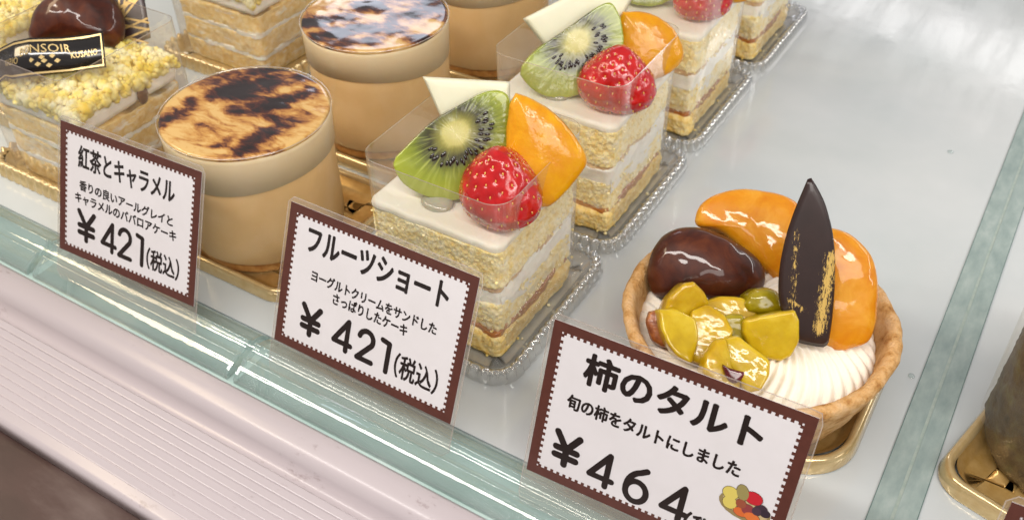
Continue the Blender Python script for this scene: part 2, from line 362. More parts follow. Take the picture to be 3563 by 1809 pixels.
MT['strawseed'] = mat('strawberry_seed', [(.3, '#c98a2e'), (.7, '#e0b85a')], ns=3, rough=.3, coat=.6)
MT['kiwiseed'] = mat('kiwi_seed', '#17100d', rough=.25, coat=.8)
MT['peach'] = mat('yellow_peach', [(.3, '#c88003'), (.6, '#d29405'), (.8, '#dba214')], ns=1.6, det=7, rough=.4, spec=.2, coat=.6, cr=.07, sss=.25, ssr=(.4, .28, .03), bs=3, bstr=.4, bdist=.07, bdet=4)
MT['persimmon'] = mat('glazed_persimmon', [(.3, '#c47408'), (.5, '#ce8812'), (.8, '#dca53c')], ns=.9, det=6, dist=.9, rough=.4, spec=.2, coat=.6, cr=.06, sss=.35, ssr=(.5, .35, .06), bs=1.0, bstr=.3, bdist=.15, bdet=2)
MT['potato'] = mat('glazed_sweet_potato', [(.3, '#a48208'), (.55, '#b8960e'), (.8, '#c6aa28')], ns=1.6, det=6, rough=.35, spec=.2, coat=.7, cr=.06, sss=.45, ssr=(.7, .5, .08), bs=2.6, bstr=.25, bdist=.08, bdet=5)
MT['potatopale'] = mat('pale_glazed_sweet_potato', [(.3, '#ab8c10'), (.55, '#bda01a'), (.8, '#ccb438')], ns=1.2, det=5, rough=.3, spec=.2, coat=.7, cr=.06, sss=.45, ssr=(.7, .55, .1), bs=2.0, bstr=.25, bdist=.1, bdet=3)
MT['potatogreen'] = mat('greenish_sweet_potato', [(.3, '#7c7208'), (.6, '#8f800c'), (.8, '#a09020')], ns=1.4, rough=.3, spec=.2, coat=.8, cr=.03, sss=.35, ssr=(.5, .5, .06), bs=1.6, bstr=.5, bdist=.12, bdet=1.5)
MT['potatoskin'] = mat('roasted_skin', [(.3, '#6e2f12'), (.6, '#a5602a'), (.8, '#c48a3c')], ns=5, rough=.4, coat=.6, bs=12, bstr=.4, bdist=.05)
MT['redskin'] = mat('dark_red_skin', [(.3, '#3c0812'), (.8, '#66121c')], ns=4, rough=.15, coat=1)
MT['chestnut'] = mat('candied_chestnut', [(.25, '#220d07'), (.5, '#41190b'), (.68, '#552711'), (.9, '#703c1e')], ns=1.0, det=6, dist=.8, rough=.45, spec=.2, coat=.5, cr=.03, bs=.8, bstr=.4, bdist=.15, bdet=1)
MT['whitechoc'] = mat('white_chocolate', [(.3, '#d6d3b8'), (.7, '#dcd8bf')], ns=1, rough=.4, sss=.1)
MT['tart'] = mat('baked_tart_crust', [(.32, '#94602e'), (.42, '#b98a50'), (.52, '#cda26c'), (.75, '#dab890')], ns=1.9, det=10, rough=.7, sss=.08, bs=12, bstr=1.0, bdist=.09, spec=.25, bdet=8)
MT['mousse1'] = mat('tea_mousse', [(.3, '#d2ad76'), (.7, '#dab884')], ns=.6, rough=.6, sss=.3, bs=6, bstr=.06, bdist=.03, spec=.3)
MT['mousse2'] = mat('caramel_mousse', [(.3, '#dcc7a2'), (.7, '#e2cfac')], ns=.6, rough=.6, sss=.3, bs=6, bstr=.08, bdist=.03, spec=.3)
MT['moussebase'] = mat('moist_sponge_base', [(.3, '#a8682a'), (.5, '#c48a42'), (.75, '#d9a862')], ns=3, det=6, rough=.5, coat=.2, bs=9, bstr=.5, bdist=.06)
MT['crumb'] = mat('yellow_cake_crumb', [(.34, '#e8c84e'), (.46, '#f1da84'), (.6, '#f7ebba')], ns=1.0, det=3, rough=.85, sss=.3, bs=14, bstr=.4, bdist=.05, spec=.2)
MT['montcake'] = crumb_mat('crumb_cake_side', [(.3, '#deb568'), (.45, '#e8c680'), (.6, '#efd6a0'), (.8, '#f5e4bc')], .55, 8.0, 5.0, 3.0, .3)
MT['raisin'] = mat('raisin', [(.3, '#4a2c20'), (.8, '#6b4532')], ns=4, rough=.4, coat=.3, bs=6, bstr=.3)
MT['choc'] = mat('dark_chocolate_plate', [(.3, '#2a1715'), (.8, '#34201d')], ns=1, rough=.33, coat=.2)
MT['goldline'] = mat('gold_line', '#b8985a', rough=.35, metal=.5)
MT['ribbon'] = mat('black_ribbon', '#100d0d', rough=.2, coat=.9, cr=.08)
MT['goldink'] = mat('gold_lettering', '#cbb27c', rough=.3, metal=.6)
MT['darkcake'] = mat('dark_matcha_cake', [(.3, '#2f2214'), (.5, '#4c3c22'), (.7, '#5e5730'), (.85, '#6d6038')], ns=1.8, det=8, rough=.6, bs=9, bstr=.6, bdist=.07, coat=.15)

# ------------------------------------------------------------------ setting
def boxmesh(name, x0, x1, y0, y1, z0, z1, bev=0.0):
    V = [(x0, y0, z0), (x1, y0, z0), (x1, y1, z0), (x0, y1, z0), (x0, y0, z1), (x1, y0, z1), (x1, y1, z1), (x0, y1, z1)]
    F = [(0, 3, 2, 1), (4, 5, 6, 7), (0, 1, 5, 4), (1, 2, 6, 5), (2, 3, 7, 6), (3, 0, 4, 7)]
    me = meshnp(name, V, F, False)
    return me
def extrude_x(name, prof, x0, x1, nx=1, smooth=True, caps=True, amp=0):
    """cross-section (y, z), run along x"""
    prof = np.array(prof, float); m = len(prof); xs = np.linspace(x0, x1, nx + 1)
    V = np.vstack([np.c_[np.full(m, x), prof] for x in xs])
    if amp: V[:, 2] += fbm(V * [.3, 2, 2], 1.0, 4) * amp
    F = []
    for j in range(nx):
        for i in range(m):
            k = (i + 1) % m; F.append((j * m + i, (j + 1) * m + i, (j + 1) * m + k, j * m + k))
    if caps: F.append(tuple(range(m))); F.append(tuple(range(nx * m, nx * m + m))[::-1])
    return meshnp(name, V, F, smooth)

obj('shelf', boxmesh('shelf', -70, 75, -2.3, 75, -1.0, 0), MT['shelf'], kind='structure')
obj('counter_front', boxmesh('counter_front', -80, 80, -60, -5, -9, -1.02), MT['front'], kind='structure')
rail = obj('front_rail', extrude_x('front_rail', [(-4.84, -2), (-4.84, -.02), (-4.95, .03), (-5.3, .05), (-5.7, .0), (-5.92, -.12), (-6.08, -.4), (-6.2, -.75), (-6.5, -.85), (-6.72, -.75), (-6.8, -.25), (-6.84, -.2),
     (-9.95, -.2), (-10.12, -.26), (-10.17, -.4), (-10.17, -.9), (-9.5, -1.0), (-6, -1.0)], -80, 80, 1, True), MT['rail'], kind='structure')
ribme = extrude_x('rib', [(0, -.23), (.015, -.175), (.04, -.165), (.26, -.175), (.285, -.18), (.295, -.23)], -80, 80, 1, False)
for k in range(9):
    r_ = obj('rib', ribme, MT['rail'], rail); r_.location = (0, -7.15 - .315 * k, 0)
obj('ledge_glass', extrude_x('ledge_glass', [(-4.8, -2.2), (-4.8, -.1), (-4.74, -.06), (-2.34, -.06), (-2.32, -.1), (-2.32, -2.2)], -80, 80, 1, False), MT['glass'], kind='structure')
for i, (xa, xb) in enumerate([(12.70, 13.33), (13.43, 14.05)]):
    obj('shelf_seam', boxmesh('shelf_seam', xa, xb, -2.28, 75, -.3, .05), MT['seamglass'], kind='structure')
for xa in (12.675, 14.05):
    obj('shelf_seam_edge', boxmesh('shelf_seam_edge', xa, xa + .025, -2.28, 75, -.3, .052), MT['seamedge'], kind='structure')
obj('seam_filler', boxmesh('seam_filler', 13.33, 13.43, -2.28, 75, -.3, .03), MT['seal'], kind='structure')

# clear holders that carry the price cards
HP = [(-4.72, -.04), (-4.7, .12), (-4.55, .3), (-4.3, .42), (-4.1, .5), (-4.05, .62), (-3.97, .62), (-3.92, .52), (-3.7, .62), (-3.45, .66), (-3.4, .8), (-3.3, .8), (-3.25, .66), (-3.0, .6), (-2.75, .48), (-2.55, .3),
      (-2.42, .1), (-2.4, -.04)]
for (xa, xb, lb) in [(-34, -19.6, 'clear green acrylic card holder at the left picture edge, left of the first price card'),
                     (-19.25, -8.6, 'clear green acrylic card holder under the leftmost price card'),
                     (-8.3, 12.5, 'long clear green acrylic card holder under the middle and right price cards')]:
    t = thing('card_holder', lb, 'card holder', ((xa + xb) / 2, -3.5, 0), 0, 'card holders along the front ledge'); h = (xb - xa) / 2
    P_ = [(a + 3.5, b) for a, b in HP]
    obj('channel', extrude_x('channel', P_, -h, h, 24, True, False, .004), MT['acrylic'], t)
    for e in (-1, 1):
        # polished end walls: thicker rim following the section
        V = []; F = []; n = len(P_)
        for a, b in P_: V += [(e * h, a, b), (e * (h - .12), a, b), (e * h, a * .86, b * .8), (e * (h - .12), a * .86, b * .8)]
        for j in range(n - 1):
            a = 4 * j; b = a + 4
            F += [(a, b, b + 1, a + 1), (a + 2, b + 2, b, a), (a + 3, b + 3, b + 2, a + 2), (a + 1, b + 1, b + 3, a + 3)]
        obj('end_rim', meshnp('end_rim', V, F, False), MT['acrylic'], t)

# ------------------------------------------------------------------ price cards
def put(V, F, name, m, card, dz, split=None):
    V = np.array(V); V = np.c_[V[:, 0], V[:, 1], np.full(len(V), dz) + (V[:, 2] if V.shape[1] > 2 else 0)]
    return obj(name, meshnp(name, V, F, False), m, card)
def fit_text(body, u0, u1, v0, v1, offset, shear=0):
    V, F = text_mesh(body, 1, 0); lo = V.min(0); hi = V.max(0)
    V[:, 0] = (V[:, 0] - lo[0]) / (hi[0] - lo[0]) * (u1 - u0) + u0
    V[:, 1] = (V[:, 1] - lo[1]) / (hi[1] - lo[1]) * (v1 - v0) + v0; V[:, 2] = 0
    if offset:      # heavier strokes: the same outlines laid again a hair to each side
        n = len(V); W_ = []; G = []
        for k, (a, b) in enumerate([(0, 0), (1, 0), (-1, 0), (0, 1), (0, -1), (.7, .7), (-.7, .7), (.7, -.7), (-.7, -.7)]):
            W_.append(V + [a * offset, b * offset, k * .00008]); G += [tuple(i + k * n for i in f) for f in F]
        V = np.vstack(W_); F = G
    return V, F
def price_card(label, loc, yaw, lean, w, h, lines, digits, tax, basket=None):
    c = thing('price_card', label, 'price card', loc, 0, 'price cards standing in the ledge holders')
    c.rotation_euler = (math.radians(90 - lean), 0, math.radians(yaw))
    P, Nn, s = rrect(-.13, w + .14, -1.25, h + .2, .22, 80); n = len(P)
    lam = meshnp('laminate', np.vstack([np.c_[P, np.full(n, -.012)], np.c_[P, np.full(n, .0)]]), [tuple(range(n))[::-1]] + [(i, (i + 1) % n, n + (i + 1) % n, n + i) for i in range(n)], False)
    obj('laminate', lam, MT['laminate'], c)
    Pi = P - Nn * .03
    obj('laminate_edge', meshnp('laminate_edge', np.vstack([np.c_[P, np.full(n, .014)], np.c_[Pi, np.full(n, .014)]]), [(i, (i + 1) % n, n + (i + 1) % n, n + i) for i in range(n)], False), MT['lamedge'], c)
    obj('card', boxmesh('card', 0, w, 0, h, .004, .02), MT['card'], c)
    bw = .3; V = []; F = []
    def rect(a, b, c_, d):
        k = len(V); V.extend([(a, c_, 0), (b, c_, 0), (b, d, 0), (a, d, 0)]); F.append((k, k + 1, k + 2, k + 3))
    rect(0, w, 0, bw); rect(0, w, h - bw, h); rect(0, bw, bw, h - bw); rect(w - bw, w, bw, h - bw)
    pt = .205; tw = .1; th = .085
    nx = int((w - 2 * bw) / pt); ny = int((h - 2 * bw) / pt)
    for k in range(nx):
        a = bw + (k + .25) * (w - 2 * bw) / nx; rect(a, a + tw, bw, bw + th); rect(a, a + tw, h - bw - th, h - bw)
    for k in range(ny):
        a = bw + (k + .25) * (h - 2 * bw) / ny; rect(bw, bw + th, a, a + tw); rect(w - bw - th, w - bw, a, a + tw)
    put(V, F, 'brown_border', MT['brown'], c, .0245)
    for (nm, body, u0, u1, v0, v1, off) in lines:
        V, F = fit_text(body, u0, u1, v0, v1, off); put(V, F, nm, MT['ink'], c, .027)
    VV = []; FF = []
    for ch, u, v, sx, sy, wd in digits:
        V, F = strokes([[(u + a * sx, v + b * sy) for a, b in ln] for ln in DIG[ch]], wd); k = len(VV)
        put(V, F, 'yen_sign' if ch == 'y' else 'price_digit', MT['ink'], c, .027)
    if tax: V, F = fit_text(tax[0], *tax[1:]); put(V, F, 'tax_note', MT['ink'], c, .0275)
    return c
price_card('leftmost price card, brown zigzag border, black earl grey and caramel bavarois text, ￥421', (-17.94, -3.86, 1.5), 2.39, 22.24, 7.01, 5.2,
    [('title_text', '紅茶とキャラメル', .97, 5.8, 3.62, 4.5, .022), ('description_text', '香りの良いアールグレイと', 1.05, 5.78, 2.75, 3.15, .014),
     ('description_text', 'キャラメルのババロアケーキ', .83, 5.98, 2.22, 2.62, .014)],
    [('y', 1.05, .78, 1.1, 1.12, .105), ('4', 2.3, .76, 1.1, 1.1, .09), ('2', 3.15, .78, 1.05, 1.1, .09), ('1', 3.95, .76, 1.2, 1.15, .09)],
    ('（税込）', 4.6, 6.2, .74, 1.58, .018))
price_card('middle price card, brown zigzag border, black fruit shortcake text, ￥421, before the frontmost fruit cake', (-7.28, -3.29, 1.5), .19, 23.39, 7.5, 5.19,
    [('title_text', 'フルーツショート', .9, 6.55, 3.72, 4.6, .030), ('description_text', 'ヨーグルトクリームをサンドした', 1.25, 6.35, 2.76, 3.15, .014),
     ('description_text', 'さっぱりしたケーキ', 2.25, 5.3, 2.28, 2.68, .014)],
    [('y', 1.1, .78, 1.0, 1.02, .105), ('4', 2.5, .8, 1.15, 1.08, .095), ('2', 3.5, .8, 1.05, 1.05, .095), ('1', 4.3, .75, 1.3, 1.1, .095)],
    ('（税込）', 5.05, 6.75, .74, 1.62, .018))
c3 = price_card('rightmost full price card with fruit basket picture, black persimmon tart text, ￥464', (3.22, -3.5, 1.5), 2.38, 18.91, 7.64, 5.29,
    [('title_text', '柿のタルト', 1.2, 6.42, 3.66, 4.66, .040), ('description_text', '旬の柿をタルトにしました', .86, 6.12, 2.66, 3.14, .018)],
    [('y', .78, .72, 1.0, 1.05, .11), ('4', 1.98, .58, 1.15, 1.08, .095), ('6', 3.12, .52, 1.1, 1.15, .095), ('4', 4.3, .55, 1.15, 1.08, .095)],
    ('（税込）', 5.02, 6.75, .15, .98, .022))
# fruit basket picture printed on the card
def disc(u, v, a, b, rot, col, dz, n=20, name='printed_fruit'):
    V = [(u + a * math.cos(t) * math.cos(rot) - b * math.sin(t) * math.sin(rot), v + a * math.cos(t) * math.sin(rot) + b * math.sin(t) * math.cos(rot), 0) for t in [2 * math.pi * k / n for k in range(n)]]
    key = 'print' + col
    if key not in MT: MT[key] = mat('printed_ink', col, rough=.35, coat=.3)
    put(V, [tuple(range(n))], name, MT[key], c3, dz)
disc(6.52, 1.83, .74, .40, -.05, '#8a7a52', .0285, name='printed_basket'); disc(6.54, 1.9, .66, .33, -.05, '#b5a27a', .029, name='printed_basket')
for (u, v, a, b, ro, col) in [(6.05, 2.12, .22, .2, 0, '#c9b95e'), (6.1, 1.82, .2, .2, 0, '#c9b95e'), (6.36, 2.28, .17, .25, .3, '#8d8250'), (6.68, 2.24, .25, .2, 0, '#b5202c'),
                          (6.4, 1.92, .15, .14, 0, '#8c4a34'), (6.62, 1.82, .18, .17, 0, '#84393a'), (6.95, 2.0, .17, .14, .3, '#3a2b36'), (7.08, 1.92, .14, .12, 0, '#30242f'), (6.85, 1.88, .13, .13, 0, '#43303e'),
                          (6.45, 1.66, .2, .14, 0, '#c4622e'), (6.78, 1.64, .22, .14, 0, '#cc6c34')]:
    disc(u, v, a + .015, b + .015, ro, '#4a3a2a', .0292 + .0003 * (u * 7 % 3)); disc(u, v, a, b, ro, col, .0305 + .0003 * (u * 7 % 3))
price_card('price card cut off by the bottom right corner of the picture, brown border', (15.54, -3.37, 1.5), 2.0, 20.0, 7.6, 5.29, [], [], None)

# ------------------------------------------------------------------ trays
def rope_tray(label, cx, cy, half, zr, m, rope=True, group=None, name='cake_tray', cat='tray', inner=None, wl=.42, rad=1.15):
    t = thing(name, label, cat, (cx, cy, 0), 0, group); hw, hh = half
    path = rrect(-hw, hw, -hh, hh, rad, 480 if rope else 200)
    prof = [(-.02, .02), (0, .1), (-.06, zr * .55), (-.1, zr - .08), (-.16, zr), (-.26, zr + .03), (-.36, zr - .02), (-.42, zr - .12)]
    rim = sweep('rim', path, prof, .075 if rope else 0, wl, wavesel=[.3, .6, .8, 1, 1, 1, 1, .6])
    obj('rim', rim, m, t)
    P2 = rrect(-hw + .45, hw - .45, -hh + .45, hh - .45, rad - .25, 160)
    base = sweep('well', P2, [(.04, zr - .12), (0, zr - .16), (-.25, .14), (-.34, .1), (-hw * .35, .11), (-hw * .36, .16), (-hw * .42, .16), (-hw * .43, .1), (-hw * .9, .1)])
    obj('well', base, inner or m, t)
    return t
ct = None
for i in range(4):
    lb = ['clear ridged plastic tray under the frontmost fruit cake', 'clear ridged plastic tray under the second fruit cake', 'clear ridged plastic tray under the third fruit cake from the front',
          'clear ridged plastic tray under the fourth fruit cake, cut by the top edge', 'clear ridged plastic tray at the far end of the fruit cake row'][i]
    y = 3.85 + 8.35 * i
    if ct is None: ct = rope_tray(lb, -3.75, y, (4.2, 4.08), .55, MT['plastic'], True, 'clear trays under the fruit cakes', inner=MT['plasticwell']); t = ct
    else: t = copy_tree(ct); t.location = (-3.75 + [.0, .0, -.05, .05, 0][i], y, 0); t['label'] = lb
gt = None
for (x, y, lb) in [(-13.2, 3.1, 'gold tray under the frontmost caramel bavarois'), (-13.6, 11.7, 'gold tray under the second caramel bavarois'), (-13.3, 20.5, 'gold tray under the third caramel bavarois, cut by the top edge')]:
    if gt is None: gt = rope_tray(lb, x, y, (4.05, 4.05), .5, MT['goldpale'], False, 'gold trays under the bavarois cups', inner=MT['traygold']); t = gt
    else: t = copy_tree(gt); t.location = (x, y, 0); t['label'] = lb
tt = rope_tray('gold tray under the persimmon tart', 7.5, 5.65, (4.2, 3.95), .6, MT['goldpale'], False, inner=MT['traygold'], rad=2.0)
rt = rope_tray('gold tray under the dark cake by the right edge', 18.95, 6.6, (4.2, 4.1), .6, MT['goldpale'], False, inner=MT['traygold']); rt.rotation_euler = (0, 0, math.radians(-14))

# ------------------------------------------------------------------ fruit shortcakes
def film_sheet(name, path, z0, z1, parent, m, topfn=None, nz=3):
    P, Nn, s = path; n = len(P); V = []
    for j in range(nz + 1):
        z = z0 + (z1 - z0) * j / nz; V.append(np.c_[P + Nn * (.02 * j), np.full(n, z) + (topfn(P) if topfn is not None and j == nz else 0)])
    V = np.vstack(V); F = [(j * n + i, j * n + (i + 1) % n, (j + 1) * n + (i + 1) % n, (j + 1) * n + i) for j in range(nz) for i in range(n)]
    o = obj(name, meshnp(name, V, F), m, parent)
    top = V[-n:]; Pq = np.vstack([top, top - [0, 0, .035]]); Nq = np.c_[Nn, np.zeros(n)] * .006
    Pq[:n] += Nq; Pq[n:] += Nq
    obj('film_edge', meshnp('film_edge', Pq, [(i, (i + 1) % n, n + (i + 1) % n, n + i) for i in range(n)]), MT['filmedge'], o)
    return o
MT['filmedge'] = clear('film_cut_edge', col=(.95, .93, .9, 1), base=.3, edge=.7, haze=.5, hazecol=lin('#f4e6d6'), rough=.1)

def kiwi_material(cx, cy, rot, name='kiwi_flesh'):
    m = bpy.data.materials.new(name); m.use_nodes = True; nt = m.node_tree; N = nt.nodes; L = nt.links; b = N['Principled BSDF']
    tc = N.new('ShaderNodeTexCoord'); sep = N.new('ShaderNodeSeparateXYZ'); L.new(tc.outputs['Object'], sep.inputs[0])
    def ma(op, a, b_=None):
        n = N.new('ShaderNodeMath'); n.operation = op
        for i, v in enumerate((a, b_)):
            if v is None: continue
            if isinstance(v, (int, float)): n.inputs[i].default_value = v
            else: L.new(v, n.inputs[i])
        return n.outputs[0]
    x = ma('SUBTRACT', sep.outputs[0], cx); y = ma('SUBTRACT', sep.outputs[1], cy)
    # the core is a long oval along the cut
    ca, sa = math.cos(rot), math.sin(rot)
    u = ma('ADD', ma('MULTIPLY', x, ca), ma('MULTIPLY', y, sa)); v = ma('SUBTRACT', ma('MULTIPLY', y, ca), ma('MULTIPLY', x, sa))
    u2 = ma('MULTIPLY', u, .82)
    r = ma('SQRT', ma('ADD', ma('MULTIPLY', u2, u2), ma('MULTIPLY', v, v))); ang = ma('ARCTAN2', v, u2)
    nz = N.new('ShaderNodeTexNoise'); nz.inputs['Scale'].default_value = 3; L.new(tc.outputs['Object'], nz.inputs['Vector'])
    comb = N.new('ShaderNodeCombineXYZ'); L.new(ma('MULTIPLY', ang, 9.0), comb.inputs[0]); L.new(ma('MULTIPLY', r, .7), comb.inputs[1])
    st = N.new('ShaderNodeTexNoise'); st.inputs['Scale'].default_value = 1.3; st.inputs['Detail'].default_value = 2; L.new(comb.outputs[0], st.inputs['Vector'])
    rr = ma('ADD', r, ma('MULTIPLY', ma('SUBTRACT', nz.outputs['Fac'], .5), .18)); rr = ma('ADD', rr, ma('MULTIPLY', ma('MULTIPLY', ma('SUBTRACT', st.outputs['Fac'], .5), .62), ma('MINIMUM', ma('MULTIPLY', r, r), 1.0)))
    ramp = N.new('ShaderNodeValToRGB'); e = ramp.color_ramp.elements
    cols = [(0, '#cbc584'), (.2, '#bcb66a'), (.28, '#84823a'), (.42, '#38361a'), (.56, '#4f5420'), (.68, '#788420'), (.82, '#8a9624'), (1, '#96a02a')]
    while len(e) < len(cols): e.new(.5)
    for el, (p_, c_) in zip(e, cols): el.position = p_; el.color = lin(c_)
    L.new(ma('MULTIPLY', rr, .55), ramp.inputs[0])
    mx = N.new('ShaderNodeMix'); mx.data_type = 'RGBA'; mx.blend_type = 'MIX'
    rs = N.new('ShaderNodeMapRange'); rs.inputs['From Min'].default_value = .52; rs.inputs['From Max'].default_value = .72; rs.inputs['To Max'].default_value = .45
    L.new(st.outputs['Fac'], rs.inputs[0]); gate = N.new('ShaderNodeMapRange'); gate.inputs['From Min'].default_value = .4; gate.inputs['From Max'].default_value = .8
    L.new(r, gate.inputs[0]); L.new(ma('MULTIPLY', rs.outputs[0], gate.outputs[0]), mx.inputs[0])
    L.new(ramp.outputs[0], mx.inputs[6]); mx.inputs[7].default_value = lin('#bcc468'); L.new(mx.outputs[2], b.inputs['Base Color'])
    b.inputs['Roughness'].default_value = .3; b.inputs['Coat Weight'].default_value = .8; b.inputs['Coat Roughness'].default_value = .06
    b.inputs['Subsurface Weight'].default_value = .25; b.inputs['Subsurface Radius'].default_value = (.2, .3, .08); b.inputs['Subsurface Scale'].default_value = 1
    bu = N.new('ShaderNodeBump'); bu.inputs['Strength'].default_value = .22; bu.inputs['Distance'].default_value = .04
    L.new(ma('ADD', st.outputs['Fac'], nz.outputs['Fac']), bu.inputs['Height']); L.new(bu.outputs[0], b.inputs['Normal']); L.new(bu.outputs[0], b.inputs['Coat Normal'])
    return m

def seed_cloud(name, pts, nrm, dirs, a, b, c_, m, parent, mw=None):
    """many small pips as one mesh"""
    V = []; F = []; nu, nv = 7, 5
    for p, n_, d in zip(pts, nrm, dirs):
        p = np.array(p); n_ = np.array(n_) / np.linalg.norm(n_); d = np.array(d); d = d - n_ * (d @ n_); d /= np.linalg.norm(d) + 1e-9; e = np.cross(n_, d); k = len(V)
        for j in range(nv):
            th = math.pi * j / (nv - 1)
            for i in range(nu):
                ph = 2 * math.pi * i / nu; wq = math.sin(th)
                V.append(p + d * a * math.cos(th) + e * b * wq * math.cos(ph) + n_ * c_ * wq * math.sin(ph))
        for j in range(nv - 1):
            for i in range(nu): q = (i + 1) % nu; F.append((k + j * nu + i, k + (j + 1) * nu + i, k + (j + 1) * nu + q, k + j * nu + q))
    return obj(name, meshnp(name, V, F), m, parent, 'stuff', mw)

def strawberry(parent, wc, width, height, lean=(0, 0), rz=0.0, seed=1, flat=.35):
    """cone-shaped berry, cut flat below, tip up; wc = world point of its foot"""
    R0 = width / 2; nv, nu = 72, 110
    ts = np.linspace(0, 1, nv)
    zz = 1 - np.cos(ts * np.pi); zz = zz / 2
    # radius along the height
    prof = np.interp(zz, [0, .02, .08, .2, .35, .55, .72, .86, .95, 1], [0, .55, .8, .95, 1.0, .89, .67, .43, .25, 0])
    a = np.linspace(0, 2 * np.pi, nu, endpoint=False)
    V = np.stack([prof[:, None] * R0 * np.cos(a), prof[:, None] * R0 * np.sin(a), (zz * height)[:, None] * np.ones(nu)], -1)
    V[..., :2] *= (1 + .07 * np.cos(2 * a + seed) + .04 * np.cos(3 * a))[None, :, None]
    V += (fbm(V.reshape(-1, 3), .8, seed, 2).reshape(nv, nu) * .05)[..., None]
    ns = 120; sp = []
    for k in range(ns):
        zf = .06 + .88 * ((k + .5) / ns) ** 1.1; an = k * 2.39996; sp.append((zf, an))
    Vf = V.reshape(-1, 3); cen = np.array([0, 0, height * .4]); base = Vf.copy(); dn = np.zeros(len(Vf)); pts = []; nr = []; dr = []
    for zf, an in sp:
        j = int(np.argmin(abs(zz - zf))); i = int(((an / (2 * np.pi)) % 1) * nu); p = base[j * nu + i]
        d = np.linalg.norm(base - p, axis=1); dn = np.maximum(dn, np.exp(-(d / .085) ** 2))
        n_ = np.array([math.cos(2 * math.pi * i / nu), math.sin(2 * math.pi * i / nu), .25 + 1.1 * max(0, zf - .5)]); n_ /= np.linalg.norm(n_)
        pts.append(p - n_ * .025); nr.append(n_); dr.append((0, 0, 1))
    dirv = base - cen; dirv /= np.linalg.norm(dirv, axis=1)[:, None]
    Vf = base - dirv * (dn * .06)[:, None]
    F = [(j * nu + i, j * nu + (i + 1) % nu, (j + 1) * nu + (i + 1) % nu, (j + 1) * nu + i) for j in range(nv - 1) for i in range(nu)]
    o = obj('strawberry', meshnp('strawberry', Vf, F), MT['straw'], parent)
    o.location = Vector(wc) - parent.location; o.rotation_euler = (lean[0], lean[1], rz)
    seed_cloud('seeds', pts, nr, dr, .055, .03, .028, MT['strawseed'], o)
    return o

